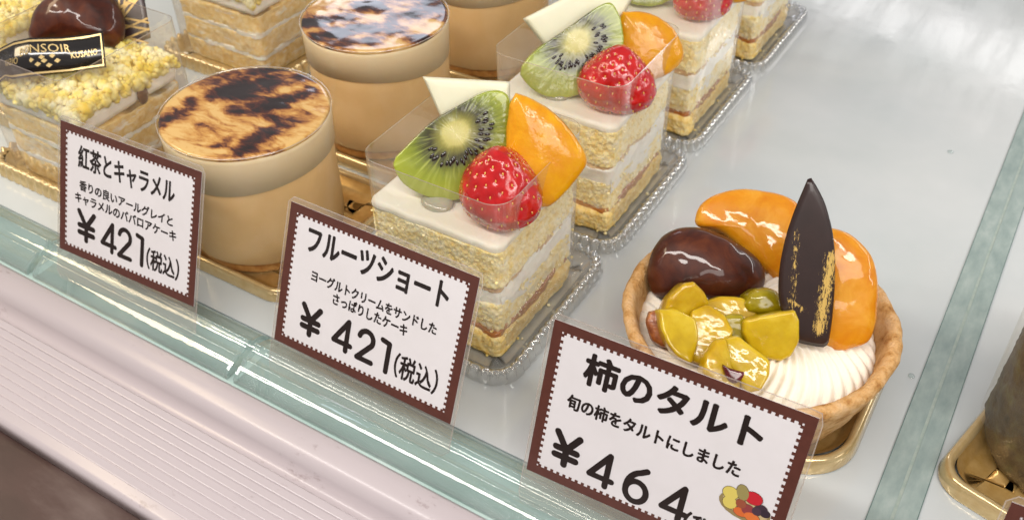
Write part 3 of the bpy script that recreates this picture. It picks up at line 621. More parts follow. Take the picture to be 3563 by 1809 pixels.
NF = np.array([.50, -.72, .45])     # direction a standing fruit slice faces: towards the shop side and up
def ico_n(sub):
    import bmesh
    bm = bmesh.new(); bmesh.ops.create_icosphere(bm, subdivisions=sub, radius=1); v = np.array([q.co[:] for q in bm.verts]); f = [[q.index for q in fc.verts] for fc in bm.faces]; bm.free(); return v, f
ICO1 = ico_n(1)
def sag(me, seed, amp=.13, H=5.0):
    V = np.empty(len(me.vertices) * 3); me.vertices.foreach_get('co', V); V = V.reshape(-1, 3)
    Q = V.copy(); Q[:, 2] = 0; V[:, 2] += amp * fbm(Q, .55, seed, 3) * np.sin(np.pi * np.clip(V[:, 2] / H, 0, 1)) ** .7
    me.vertices.foreach_set('co', V.ravel()); me.update()
def sponge_cake(x0, y0, label, sd=0):
    t = thing('fruit_shortcake', label, 'cake', (x0, y0, .15), 0, 'fruit shortcakes in a row')
    hx, hy = 2.7, 2.65
    def pth(e=0, n=300, r=.28, dx=0, dy=0): return rrect(-hx - e + dx, hx + e + dx, -hy - e + dy, hy + e + dy, r, n)
    obj('sponge_base', prism('sponge_base', pth(.08, 700, dy=-.25, dx=.05), 0, .92, 20, 3, .10, 1.1, 1 + sd, .12, rough2=.055), MT['spongebase'], t)
    obj('jam_layer', prism('jam_layer', pth(.02, 240, dy=-.1), .8, 1.1, 5, 2, .09, 1.6, 2, .02), MT['jamdark'], t)
    obj('sponge_layer', prism('sponge_layer', pth(-.0, 700), 1.0, 2.3, 30, 2, .06, 1.1, 3 + sd, .04, rough2=.055), MT['sponge'], t)
    obj('cream_layer', prism('cream_layer', pth(.0, 240), 2.2, 3.0, 10, 2, .09, 1.2, 4 + sd, .04), MT['cream'], t)
    obj('soaked_layer', prism('soaked_layer', pth(-.02, 300), 2.9, 3.3, 8, 2, .08, 1.2, 5, .04, rough2=.05), MT['jam'], t)
    obj('sponge_layer', prism('sponge_layer', pth(.02, 700), 3.15, 4.78, 38, 2, .06, 1.1, 6 + sd, .05, rough2=.055), MT['sponge'], t)
    rg = np.random.default_rng(100 + sd); Vc = []; Fc = []; iv, if_ = ICO1
    for k in range(150):
        side = rg.integers(0, 2); a = rg.uniform(-hx, hx)
        x, y = (a, -hy - .03 - abs(rg.normal(0, .05))) if side == 0 else (hx + .03 + abs(rg.normal(0, .05)), a)
        z = rg.choice([.1, .9, 1.1, 2.2, 3.2, 3.6, 4.3, 4.6, 1.6]) + rg.normal(0, .12); sz = rg.uniform(.025, .075)
        if z < .25: x, y, z = x + rg.normal(0, .15), y - abs(rg.normal(0, .25)), .02
        q = iv * sz * rg.uniform(.7, 1.3, 3) + [x, y, z]; st = len(Vc); Vc += [tuple(p) for p in q]; Fc += [tuple(int(i) + st for i in f) for f in if_]
    obj('loose_crumbs', meshnp('loose_crumbs', Vc, Fc, False), MT['sponge'], t, 'stuff')
    # smeared cream on the side that faces the aisle
    ny, nz_ = 60, 50; Y, Z = np.meshgrid(np.linspace(-hy + .15, hy - .1, ny), np.linspace(.2, 4.5, nz_))
    Q = np.stack([np.full_like(Y, 0), Y, Z], -1)
    u = (Y + hy) / (2 * hy); band = np.exp(-((Z - (2.2 + .25 * u)) / (.5 + .6 * u)) ** 2) * 1.3 - .5
    hgt = fbm(Q.reshape(-1, 3) * [1, .7, 1.6], 1.6, 11 + sd).reshape(nz_, ny) * .5 + band + .22 * u
    X = hx - .14 + np.clip(hgt + .22, -.4, .55) * .22
    Vq = np.stack([X, Y, Z], -1).reshape(-1, 3)
    obj('cream_smear', meshnp('cream_smear', Vq, [(j * ny + i, j * ny + i + 1, (j + 1) * ny + i + 1, (j + 1) * ny + i) for j in range(nz_ - 1) for i in range(ny - 1)]), MT['cream'], t)
    obj('cream_top', prism('cream_top', pth(.03, 200, .35), 4.68, 5.05, 5, 20, .03, 1.2, 7, .12, topamp=.02), MT['creamtop'], t)
    for ch in t.children:
        if ch.name.split('.')[0] not in ('cream_top', 'loose_crumbs'): sag(ch.data, 31 + sd)
    fp = rrect(-hx - .1, hx + .25, -hy - .12, hy + .2, .7, 160)
    film_sheet('film_wrap', fp, .35, 6.95, t, MT['film'])
    return t
def kiwi(t, outline, foot, core, rot, pip):
    p0 = at(foot[0], foot[1], 5.35); n = NF
    x, y, nn = frame(p0, n); cc = on_plane(core[0], core[1], p0, nn) - p0; cx, cy = cc @ x, cc @ y
    o, L, c_, Mw = pillow('kiwi_slice', outline, p0, n, .16, .75, kiwi_material(cx, cy, rot), t, p=12, sm=1, amp=.012, freq=2, seed=3, num=140, rings=16)
    rng = random.Random(pip); pts = []; nr = []; dr = []
    for k in range(36):
        a = rot + math.radians(-182 + 184 * (k + rng.random()) / 36); r0 = rng.choice([.7, .82, 1.02, .92]) + rng.uniform(-.05, .08)
        ux, uy = math.cos(a - rot) / .82 * r0, math.sin(a - rot) * r0
        qx = cx + ux * math.cos(rot) - uy * math.sin(rot); qy = cy + ux * math.sin(rot) + uy * math.cos(rot)
        pts.append((qx, qy, .165)); nr.append((0, 0, 1)); dr.append((qx - cx, qy - cy, 0))
    seed_cloud('kiwi_pips', pts, nr, dr, .11, .055, .035, MT['kiwiseed'], o)
    return o

# frontmost
k1 = sponge_cake(-3.4, 3.9, 'frontmost fruit shortcake with kiwi, strawberry and peach, behind the middle price card')
base_children = list(k1.children)
def topping(t, dz, kiwi_o, kfoot, kcore, krot, peach_o, pfoot, plate_o, plfoot, sfoot, sw, sh, slean, jelly_p, jr, sd):
    pe = pillow('peach_slice', peach_o, at(pfoot[0], pfoot[1], 5.45), NF, .45, .5, MT['peach'], t, p=2.4, sm=1, amp=.02, seed=sd, num=140)
    if plate_o: pillow('white_chocolate_plate', plate_o, at(plfoot[0], plfoot[1], 5.5), NF, .05, .05, MT['whitechoc'], t, p=8, sm=0, num=60, rings=4)
    if kiwi_o: kiwi(t, kiwi_o, kfoot, kcore, krot, sd)
    if jelly_p:
        j = obj('jelly_drop', blob('jelly_drop', (jr, jr * .8, .22), 32, 20, .06, 1, sd), MT['jelly'], t); j.location = Vector(at(jelly_p[0], jelly_p[1], 5.28)) - t.location
    strawberry(t, at(sfoot[0], sfoot[1], 5.2), sw, sh, slean, sd * 1.3, sd)
topping(k1, 0, [(985, 405), (1030, 360), (1090, 300), (1160, 262), (1215, 232), (1245, 226), (1274, 233), (1288, 262), (1290, 330), (1282, 385), (1262, 430), (1215, 475), (1160, 502), (1110, 505), (1060, 490), (1020, 468), (1000, 445)],
        (1130, 500), (1145, 335), math.radians(30),
        [(1284, 230), (1335, 245), (1385, 275), (1430, 320), (1462, 365), (1478, 398), (1470, 425), (1440, 465), (1400, 505), (1375, 525), (1320, 520), (1285, 480), (1270, 350)], (1400, 520),
        [(1063, 193), (1284, 206), (1282, 310), (1180, 420), (1115, 310)], (1160, 440),
        (1264, 530), 3.0, 2.75, (-.1, .05), (1100, 508), .62, 3)
# second
def clone_body(y, dx, label, sd=0):
    if sd: return sponge_cake(-3.4 + dx, y, label, sd)
    t = k1.copy(); COL.objects.link(t); t.location = (-3.4 + dx, y, .15); t['label'] = label
    for ch in base_children: copy_tree(ch, t)
    return t
k2 = clone_body(12.25, .05, 'second fruit shortcake from the front with kiwi, strawberry and peach', 13)
topping(k2, 0, [(1303, 180), (1340, 130), (1400, 90), (1440, 62), (1495, 22), (1530, 4), (1548, 15), (1565, 60), (1570, 110), (1560, 150), (1520, 200), (1470, 235), (1410, 250), (1360, 240), (1325, 215)],
        (1440, 240), (1450, 105), math.radians(33),
        [(1555, 32), (1600, 28), (1645, 35), (1690, 65), (1715, 105), (1722, 145), (1700, 175), (1660, 200), (1610, 205), (1560, 190), (1545, 120)], (1660, 200),
        [(1315, 48), (1420, -5), (1440, -60), (1620, -60), (1560, 60), (1378, 128)], (1440, 190),
        (1543, 258), 3.0, 2.55, (-.06, -.05), (1400, 235), .62, 8)
k3 = clone_body(20.6, 0, 'third fruit shortcake from the front, strawberry and kiwi cut by the top edge', 27)
topping(k3, 0, [(1545, -20), (1600, -80), (1700, -130), (1740, -60), (1700, -5), (1650, 18), (1590, 15)], (1640, 15), (1640, -70), math.radians(33),
        [(1780, -100), (1850, -80), (1900, -40), (1890, 0), (1840, 12), (1790, 0)], (1850, 8), None, None, (1762, 38), 2.6, 2.3, (0, 0), None, .6, 5)
k4 = clone_body(28.95, .1, 'fourth fruit shortcake in the row, only its right side in the picture')
for ch in list(k2.children):
    if ch.name.split('.')[0] in ('strawberry', 'kiwi_slice', 'peach_slice'): copy_tree(ch, k4)

# ------------------------------------------------------------------ bavarois cups
def brulee_material(seed=0., gloss=.05):
    """torched glaze: the 'burn' attribute says where the flame stayed, noise breaks it up"""
    m = bpy.data.materials.new('burnt_caramel_glaze'); m.use_nodes = True; nt = m.node_tree; N = nt.nodes; L = nt.links; b = N['Principled BSDF']
    tc = N.new('ShaderNodeTexCoord'); mp = N.new('ShaderNodeMapping'); mp.inputs['Rotation'].default_value = (0, 0, -.55); mp.inputs['Scale'].default_value = (.55, 1.1, 1); mp.inputs['Location'].default_value = (seed, seed * .7, 0)
    L.new(tc.outputs['Object'], mp.inputs[0]); at_ = N.new('ShaderNodeAttribute'); at_.attribute_name = 'burn'
    def noise(sc, det, ro, di):
        n = N.new('ShaderNodeTexNoise'); n.inputs['Scale'].default_value = sc; n.inputs['Detail'].default_value = det; n.inputs['Roughness'].default_value = ro; n.inputs['Distortion'].default_value = di
        L.new(mp.outputs[0], n.inputs['Vector']); return n.outputs['Fac']
    def ma(op, a, b_, c_=None):
        q = N.new('ShaderNodeMath'); q.operation = op
        for i, v in enumerate((a, b_, c_)):
            if v is None: continue
            if isinstance(v, (int, float)): q.inputs[i].default_value = v
            else: L.new(v, q.inputs[i])
        return q.outputs[0]
    n1 = noise(1.1, 8, .62, .6); n2 = noise(2.6, 7, .6, 1.0)
    v = ma('ADD', at_.outputs['Fac'], ma('MULTIPLY', ma('SUBTRACT', n1, .47), 2.5)); v = ma('ADD', v, ma('MULTIPLY', ma('SUBTRACT', n2, .48), 1.0))
    r = N.new('ShaderNodeValToRGB'); e = r.color_ramp.elements
    cols = [(.0, '#c9a566'), (.22, '#b98a46'), (.4, '#9c6830'), (.54, '#70401c'), (.66, '#43190d'), (.9, '#170807')]
    while len(e) < len(cols): e.new(.5)
    for el, (p, c_) in zip(e, cols): el.position = p; el.color = lin(c_)
    L.new(v, r.inputs[0]); L.new(r.outputs[0], b.inputs['Base Color'])
    b.inputs['Roughness'].default_value = .5; b.inputs['Specular IOR Level'].default_value = .2; b.inputs['Coat Weight'].default_value = 1; b.inputs['Coat Roughness'].default_value = gloss
    bu = N.new('ShaderNodeBump'); bu.inputs['Strength'].default_value = .2; bu.inputs['Distance'].default_value = .04
    L.new(n1, bu.inputs['Height']); L.new(bu.outputs[0], b.inputs['Normal']); L.new(bu.outputs[0], b.inputs['Coat Normal'])
    return m
def burn_map(me, cx, cy, marks, z=5.9):
    V = np.empty(len(me.vertices) * 3); me.vertices.foreach_get('co', V); V = V.reshape(-1, 3)[:, :2]; f = np.zeros(len(V))
    for (ax, ay), (bx, by), w, k in marks:
        A = at(ax, ay, z)[:2] - [cx, cy]; B = at(bx, by, z)[:2] - [cx, cy]; d = B - A; t = np.clip(((V - A) @ d) / (d @ d + 1e-9), 0, 1)
        f = np.maximum(f, k * np.exp(-(np.linalg.norm(V - (A + t[:, None] * d), axis=1) / (w * 1.75)) ** 2))
    a = me.attributes.new('burn', 'FLOAT', 'POINT'); a.data.foreach_set('value', f * .78)
def c2(x, y): return (361.5 + x * .3868, y * .3868)
def bavarois(cx, cy, label, marks, seed):
    t = thing('caramel_bavarois', label, 'cake', (cx, cy, .15), 0, 'caramel bavarois cakes in clear sleeves')
    def rr(z): return 3.12 + .035 * z
    obj('sponge_base', prism('sponge_base', circle(3.08, 160), 0, .6, 6, 2, .04, 1.5, 1, .1), MT['moussebase'], t)
    def wave(x, y): return .08 * np.sin(x * 1.1 + y * .6 + seed)
    lo = prism('tea_mousse', circle(3.19, 128), .5, 4.4, 6, 2, .012, 1.0, 2, .05); obj('tea_mousse', lo, MT['mousse1'], t)
    V = [(3.14, 4.05), (3.245, 4.07), (3.29, 5.40), (3.28, 5.52), (3.22, 5.60), (3.1, 5.63), (0.01, 5.63)]
    up = lathe('caramel_mousse', V, 128)
    for v in up.vertices:
        if v.co.z < 4.2: v.co.z += .13 * math.sin(math.atan2(v.co.y, v.co.x) * 2 + seed)
    obj('caramel_mousse', up, MT['mousse2'], t)
    g = prism('caramel_glaze', circle(3.26, 160), 5.50, 5.73, 4, 40, .02, 1.2, 4, .09, topamp=.0, topfn=lambda X, Y: fbm(np.stack([X, Y, X * 0], -1).reshape(-1, 3), .7, int(seed) + 2).reshape(X.shape) * .035)
    burn_map(g, cx, cy, marks); obj('caramel_glaze', g, brulee_material(seed), t)
    obj('clear_sleeve', lathe('clear_sleeve', [(3.19, .05), (3.21, .6), (3.33, 5.5), (3.33, 5.70), (3.325, 5.71)], 160), MT['cupfilm'], t)
    obj('sleeve_lip', lathe('sleeve_lip', [(3.322, 5.69), (3.336, 5.705), (3.332, 5.725), (3.318, 5.72)], 160), MT['filmedge'], t)
    return t
bavarois(-13.1, 2.6, 'frontmost caramel bavarois cake with burnt amber top, right behind the leftmost price card',
         [(c2(440, 500), c2(760, 470), .55, .8), (c2(560, 600), c2(800, 520), .5, 1.05), (c2(520, 610), c2(700, 480), .45, 1.0), (c2(720, 450), c2(960, 445), .22, 1.0), (c2(1000, 490), c2(1100, 520), .22, 1.0), (c2(580, 690), c2(620, 720), .25, .9),
          (c2(740, 720), c2(1080, 590), .28, 1.0), (c2(700, 700), c2(900, 800), .35, .85), (c2(640, 960), c2(860, 820), .28, .9), (c2(500, 940), c2(560, 900), .2, .75), (c2(240, 740), c2(310, 650), .25, .8), (c2(100, 800), c2(250, 720), .28, .75), (c2(450, 790), c2(480, 860), .3, .5)], 1.3)
bavarois(-13.55, 11.4, 'second caramel bavarois cake, its burnt top mirroring bluish light',
         [(c2(1050, 150), c2(1340, 110), .3, .95), (c2(1120, 240), c2(1480, 170), .35, 1.0), (c2(1240, 285), c2(1500, 260), .3, .85), (c2(1500, 200), c2(1680, 190), .3, .95), (c2(1400, 60), c2(1560, 20), .4, 1.0), (c2(1650, 130), c2(1850, 60), .5, .9), (c2(1800, 250), c2(1950, 280), .3, .9), (c2(1600, -40), c2(1900, 20), .6, .9)], 4.2)
bavarois(-13.2, 20.1, 'third caramel bavarois cake, only its pale side in the picture', [((1240, -160), (1300, -120), .8, 1.0)], 8.0)

# ------------------------------------------------------------------ persimmon tart
T0 = np.array([7.3, 5.0, .15])
tart = thing('persimmon_tart', 'fruit tart with persimmon, chestnut, sweet potato and a dark chocolate leaf', 'tart', tuple(T0))
shell = [(.1, .05), (3.3, .05), (3.62, .15), (3.75, .35), (4.0, 1.0), (4.3, 1.9), (4.52, 2.5), (4.60, 2.78), (4.60, 2.95), (4.52, 3.06), (4.36, 3.09), (4.20, 3.03), (4.10, 2.85), (4.02, 2.5), (3.95, 2.1), (3.8, 1.9)]
pp = np.array(shell); d = np.r_[0, np.cumsum(np.linalg.norm(np.diff(pp, axis=0), axis=1))]; s = np.linspace(0, d[-1], 60); shp = np.c_[np.interp(s, d, pp[:, 0]), np.interp(s, d, pp[:, 1])]
obj('tart_shell', lathe('tart_shell', shp, 300, .06, 1.6, 6), MT['tart'], tart)
# piped cream with curved combed ridges
na, nr_ = 640, 64; A = np.linspace(0, 2 * np.pi, na, endpoint=False)[None]; RR = np.linspace(.02, 4.0, nr_)[:, None]
RG = .15 * np.abs(np.sin(22 * A + 5.5 * RR + .5 * np.sin(2 * A + 1) + .25 * np.sin(5 * A))) ** .9 * np.clip(RR / 1.8, 0, 1) * np.clip((4.15 - RR) / .3, 0.2, 1)
ZZ = 2.15 + .55 * (1 - (RR / 4.1) ** 2) + RG * 1.25 - .25 * np.clip((RR - 3.7) / .36, 0, 1) ** 2
V = np.stack([RR * np.cos(A), RR * np.sin(A), ZZ], -1).reshape(-1, 3)
obj('piped_cream', meshnp('piped_cream', V, [(j * na + i, j * na + (i + 1) % na, (j + 1) * na + (i + 1) % na, (j + 1) * na + i) for j in range(nr_ - 1) for i in range(na)]), MT['creampipe'], tart)
def c7(pts): return [(1518 + x * .4974, 434 + y * .4974) for x, y in pts]
ZC = 2.75
pillow('persimmon_slice', c7([(458, 272), (466, 196), (500, 150), (560, 110), (640, 88), (700, 82), (770, 86), (850, 98), (930, 125), (985, 160), (1040, 300), (1010, 480), (930, 570), (880, 548), (830, 520), (780, 460), (640, 330), (560, 290)]),
       at(1950, 690, ZC), (.35, -.62, .70), .5, .5, MT['persimmon'], tart, p=2.6, amp=.03, freq=1.2, seed=2)
pillow('persimmon_slice', c7([(1120, 275), (1160, 278), (1230, 300), (1290, 340), (1340, 400), (1375, 470), (1388, 560), (1385, 680), (1370, 780), (1345, 850), (1300, 878), (1250, 880), (1200, 905), (1130, 880), (1050, 800), (1040, 500)]),
       at(2120, 870, ZC), (.35, -.75, .55), .5, .5, MT['persimmon'], tart, p=2.6, amp=.03, freq=1.2, seed=4)
lf = c7([(1042, 12), (1082, 75), (1120, 150), (1142, 225), (1160, 300), (1170, 390), (1173, 480), (1170, 600), (1160, 720), (1148, 810), (1134, 886), (1060, 878), (965, 855), (925, 760), (895, 690), (884, 620), (884, 555), (890, 480), (904, 400), (924, 315), (948, 240), (976, 165), (1010, 85)])
def leaf_material():
    m = mat('dark_chocolate_leaf', [(.3, '#22120f'), (.8, '#2e1b18')], ns=1, rough=.33, coat=.2)
    nt = m.node_tree; N = nt.nodes; L = nt.links; b = N['Principled BSDF']; tc = N.new('ShaderNodeTexCoord')
    mp = N.new('ShaderNodeMapping'); mp.inputs['Scale'].default_value = (15, 3.4, 1); mp.inputs['Rotation'].default_value = (0, 0, .12); L.new(tc.outputs['Object'], mp.inputs[0])
    n = N.new('ShaderNodeTexNoise'); n.inputs['Scale'].default_value = 1.2; n.inputs['Detail'].default_value = 8; n.inputs['Roughness'].default_value = .8; L.new(mp.outputs[0], n.inputs['Vector'])
    sep = N.new('ShaderNodeSeparateXYZ'); L.new(tc.outputs['Object'], sep.inputs[0])
    def ma(op, a, b_):
        q = N.new('ShaderNodeMath'); q.operation = op
        for i, v in enumerate((a, b_)):
            if isinstance(v, (int, float)): q.inputs[i].default_value = v
            else: L.new(v, q.inputs[i])
        return q.outputs[0]
    # brushed on a slanted patch at the right of the leaf and, sparsely, down its left side
    p0 = at(2045, 872, ZC) + np.array((.40, -.80, .45)) * .55; lx, ly, ln_ = frame(p0, (.40, -.80, .45))
    def lc(px, py):
        q = c7([(px, py)])[0]; v = on_plane(q[0], q[1], p0, ln_) - p0; return v @ lx, v @ ly
    def segd(a, b, hw):
        (ax, ay), (bx, by) = lc(*a), lc(*b); l = math.hypot(bx - ax, by - ay); ux, uy = (bx - ax) / l, (by - ay) / l
        X = ma('SUBTRACT', sep.outputs[0], ax); Y = ma('SUBTRACT', sep.outputs[1], ay)
        al = ma('ADD', ma('MULTIPLY', X, ux), ma('MULTIPLY', Y, uy)); ac = ma('ABSOLUTE', ma('SUBTRACT', ma('MULTIPLY', X, -uy), ma('MULTIPLY', Y, -ux)), 0.0)
        over = ma('MAXIMUM', ma('SUBTRACT', 0.0, al), ma('SUBTRACT', al, l)); return ma('SUBTRACT', hw, ma('ADD', ac, ma('MAXIMUM', over, 0.0)))
    g = ma('MAXIMUM', segd((1155, 420), (1088, 800), .24), ma('SUBTRACT', segd((975, 300), (950, 780), .14), .05))
    g = ma('MAXIMUM', g, segd((940, 640), (1010, 690), .12))
    st = ma('GREATER_THAN', ma('ADD', ma('MULTIPLY', g, .7), n.outputs['Fac']), .585)
    mx = N.new('ShaderNodeMix'); mx.data_type = 'RGBA'; L.new(st, mx.inputs[0]); old = b.inputs['Base Color'].links[0].from_socket; L.new(old, mx.inputs[6]); mx.inputs[7].default_value = lin('#c2a155'); L.new(mx.outputs[2], b.inputs['Base Color'])
    return m
pillow('chocolate_leaf', lf, at(2045, 872, ZC) + np.array((.40, -.80, .45)) * .55, (.40, -.80, .45), .06, .06, leaf_material(), tart, p=6, sm=1, rings=6)
def put_blob(name, px, py, z, rad, m, rot, parent, **k):
    o = obj(name, blob(name, rad, **k), m, parent); o.rotation_euler = rot; o.location = Vector(at(px, py, z)) - parent.location; return o
pillow('glazed_chestnut', c7([(222, 520), (228, 450), (260, 370), (310, 310), (380, 278), (450, 272), (520, 282), (600, 310), (680, 355), (750, 405), (800, 465), (818, 530), (812, 580), (760, 640), (640, 660), (480, 655), (340, 650), (262, 630), (232, 580)]),
       at(1775, 745, ZC - .1), (.35, -.60, .72), 1.0, .9, MT['chestnut'], tart, p=2.0, amp=.04, freq=.8, seed=5, rings=24, num=140)
PN = (.36, -.62, .70)
def chunk(name, o, foot, m, tf=.7, p=4.0, z=ZC - .05, seed=1, nrm=PN, am=.025, tl=(0, 0)):
    return pillow(name, c7(o), at(foot[0], foot[1], z), nrm, tf, .6, m, tart, p=p, sm=1, amp=am, freq=1.6, seed=seed, num=110, rings=16, tl=tl, cr_=.1)[0]
chunk('sweet_potato_cube', [(490, 650), (590, 622), (700, 632), (762, 700), (740, 820), (600, 850), (520, 760)], (1820, 830), MT['potato'], .55, 9, seed=2, tl=(.35, -.3))
chunk('sweet_potato_cube', [(684, 668), (700, 620), (745, 588), (800, 578), (850, 594), (888, 636), (900, 700), (840, 730), (750, 722), (700, 706)], (1910, 825), MT['potatogreen'], .95, 3.5, seed=3)
chunk('sweet_potato_cube', [(600, 720), (690, 712), (716, 800), (700, 880), (600, 900), (560, 800)], (1830, 880), MT['potatogreen'], .55, 6, seed=33, tl=(0, .3))
chunk('sweet_potato_cube', [(440, 700), (520, 665), (600, 720), (640, 800), (590, 905), (500, 975), (430, 950), (410, 820)], (1785, 905), MT['potato'], .62, 10, seed=14, tl=(.45, -.35))
chunk('sweet_potato_cube', [(300, 638), (385, 558), (436, 552), (488, 598), (525, 665), (470, 745), (360, 750), (280, 700)], (1720, 850), MT['potato'], .95, 8, seed=4, tl=(-.25, .4))
chunk('sweet_potato_cube', [(262, 692), (350, 690), (455, 740), (470, 850), (425, 968), (350, 925), (300, 860), (275, 790)], (1725, 905), MT['potatopale'], .8, 10, seed=24, tl=(-.4, -.3))
chunk('browned_skin', [(213, 752), (228, 703), (280, 690), (310, 740), (345, 810), (360, 880), (300, 888), (243, 850)], (1660, 880), MT['potatoskin'], .35, 5, seed=6)
chunk('sweet_potato_cube', [(690, 745), (760, 722), (850, 705), (930, 690), (955, 745), (958, 850), (925, 930), (880, 952), (790, 935), (720, 880), (684, 810)], (1940, 900), MT['potatopale'], .8, 10, seed=7, tl=(.25, .35))
chunk('sweet_potato_cube', [(600, 838), (668, 822), (735, 880), (815, 945), (802, 1010), (760, 1092), (690, 1104), (640, 1010), (590, 930)], (1885, 965), MT['potatopale'], .85, 10, seed=8, tl=(.35, -.3))
chunk('sweet_potato_cube', [(560, 850), (610, 838), (640, 930), (690, 1060), (660, 1106), (560, 1075), (480, 1010), (500, 920)], (1840, 975), MT['potato'], .65, 8, seed=18, tl=(-.3, -.2))
pillow('red_skin', c7([(593, 962), (630, 985), (680, 1000), (722, 1008), (705, 1045), (660, 1072), (620, 1045)]), at(1845, 960, ZC - .05) + np.array(PN) * .84, PN, .14, .1, MT['redskin'], tart, p=4, sm=1, num=40, rings=5)

# ------------------------------------------------------------------ chestnut crumb cakes at the upper left
def mont(cx, cy, label, seed, sc=1.0):
    t = thing('chestnut_crumb_cake', label, 'cake', (cx, cy, .15), 0, 'yellow crumb cakes at the left'); h = 2.75
    def pth(e=0, n=160, r=.3): return rrect(-h - e, h + e, -h - e, h + e, r, n)
    zs = [0, 1.0, 1.2, 2.2, 2.4, 3.3]
    ms = ['montcake', 'cream', 'montcake', 'cream', 'montcake']; ns_ = ['sponge_layer', 'cream_layer', 'sponge_layer', 'cream_layer', 'sponge_layer']
    for a, b, m_, n_ in zip(zs[:-1], zs[1:], ms, ns_):
        obj(n_, prism(n_, pth(0, 300), a - .03, b + .03, 12, 2, .09, 1.2, seed + a, .03, rough2=.03 if m_ != 'cream' else 0), MT[m_], t)
    obj('cream_top', prism('cream_top', pth(.04), 3.4, 4.35, 6, 14, .07, 1.0, seed, .3, topamp=.1), MT['cream'], t)
    V = []; F = []; rng = np.random.default_rng(seed); ico_v, ico_f = ICO
    for k in range(2300):
        x, y = rng.uniform(-h - .05, h + .1, 2); z = 4.35 + rng.uniform(0, .5) * (1 - (max(abs(x), abs(y)) / h) ** 4 * .6); s_ = rng.uniform(.05, .17) + (.12 if rng.random() < .12 else 0)
        if rng.random() < .07: y = -h - .03; z -= rng.uniform(0, .35)
        if rng.random() < .05: x = h + .05; z -= rng.uniform(0, .3)
        q = ico_v * s_ * rng.uniform(.7, 1.25, 3) * (1 + rng.uniform(-.22, .22, (len(ico_v), 1))); st = len(V); V += [tuple(p) for p in q + [x, y, z]]; F += [tuple(int(i) + st for i in f) for f in ico_f]
    obj('crumbs', meshnp('crumbs', V, F), MT['crumb'], t, 'stuff')
    for (yy, zz_) in [(.6, 3.75)]:
        r_ = obj('raisin', blob('raisin', (.12, .3, .42), 20, 14, .1, 3, seed), MT['raisin'], t); r_.location = (h + .06, yy, zz_)
    film_sheet('film_wrap', rrect(-h - .3, h + .35, -h - .3, h + .3, .4, 120), .3, 6.4, t, MT['film'])
    return t
def ico():
    import bmesh
    bm = bmesh.new(); bmesh.ops.create_icosphere(bm, subdivisions=2, radius=1); v = np.array([q.co[:] for q in bm.verts]); f = [[q.index for q in fc.verts] for fc in bm.faces]; bm.free(); return v, f
ICO = ico()
mA = mont(-23.1, 2.75, 'yellow crumb cake with candied chestnut, black and gold label and chocolate plate, far left', 21)
mB = mont(-24.3, 14.4, 'yellow crumb cake behind, upper left, cut by the top edge, left of the second bavarois', 22)
mC = mont(-31.8, 5.6, 'yellow crumb cake at the very corner of the picture, left of the labelled one', 23)
for (x, y, lb, hf) in [(-23.1, 3.2, 'gold ridged tray under the labelled chestnut crumb cake', (4.15, 4.15)), (-24.2, 14.5, 'gold ridged tray under the upper left crumb cake beside the second bavarois', (4.1, 4.1)), (-31.8, 5.9, 'gold ridged tray under the crumb cake at the upper left corner', (4.1, 4.1))]:
    rope_tray(lb, x, y, hf, .7, MT['goldpale'], True, 'gold ridged trays under the crumb cakes', wl=.5)
PA = (.45, -.62, .64)
pillow('candied_chestnut', [(74, 100), (76, 70), (90, 30), (120, 0), (160, -30), (210, -40), (260, -25), (295, 10), (312, 50), (315, 90), (300, 118), (250, 125), (150, 125), (90, 120)], at(200, 125, 4.9), PA, 1.3, 1.0, MT['chestnut'], mA, p=2.0, amp=.07, freq=1.0, seed=8, rings=18)
pl, _, _, MwP = pillow('chocolate_plate', [(262, -70), (350, -60), (364, 0), (380, 96), (318, 120), (300, 60)], at(320, 115, 5.0) - np.array(PA) * .9, PA, .05, .05, MT['choc'], mA, p=8, sm=0, num=60, rings=4)
xA, yA, nA = frame((0, 0, 0), PA); pA = at(320, 115, 5.0) - np.array(PA) * .9
def loc2(px, py): v = on_plane(px, py, pA, nA) - pA; return (v @ xA, v @ yA)
s_ = .1769
zz = [[(1700, 0), (1700, 120), (1880, 0)], [(1650, 150), (1960, 0)], [(1780, 0), (1760, 250), (1950, 10)], [(1660, 160), (1710, 200), (1830, 60)], [(1800, 270), (2120, 330)], [(1790, 410), (2100, 270)], [(1790, 370), (2120, 430)], [(1790, 560), (2120, 420)], [(1790, 560), (1990, 590)], [(1820, 540), (2110, 620)],
      [(1560, -60), (1760, -150), (1640, -260), (1900, -100), (1800, -300)]]
V, F = strokes([[loc2(a * s_, b * s_) for a, b in ln] for ln in zz], .045, 4); V[:, 2] += .056
obj('gold_zigzag', meshnp('gold_zigzag', V, F, False), MT['goldline'], pl)
# black label band
top = np.array([(-60, 170), (0, 122), (35, 104), (74, 96), (159, 94), (215, 88), (258, 79)], float); bot = np.array([(-40, 235), (14, 196), (30, 200), (80, 193), (177, 184), (225, 176), (267, 170)], float)
pR = at(170, 215, 4.9); PR = np.array([.40, -.66, .64]); PR /= np.linalg.norm(PR)
def rib(u, v, off=0.0):
    t_ = u * (len(top) - 1); i = min(int(t_), len(top) - 2); f = t_ - i
    a = top[i] * (1 - f) + top[i + 1] * f; b = bot[i] * (1 - f) + bot[i + 1] * f; p = b * (1 - v) + a * v
    depth = .45 * math.sin(math.pi * min(max(u, 0), 1)); return on_plane(p[0], p[1], pR + PR * depth, PR) + PR * off
n_u = 60; V = []; F = []
for off in (0.0, -.03):
    for i in range(n_u + 1):
        for v in (0, 1): V.append(rib(i / n_u, v, off) - np.array(mA.location))
st = 2 * (n_u + 1)
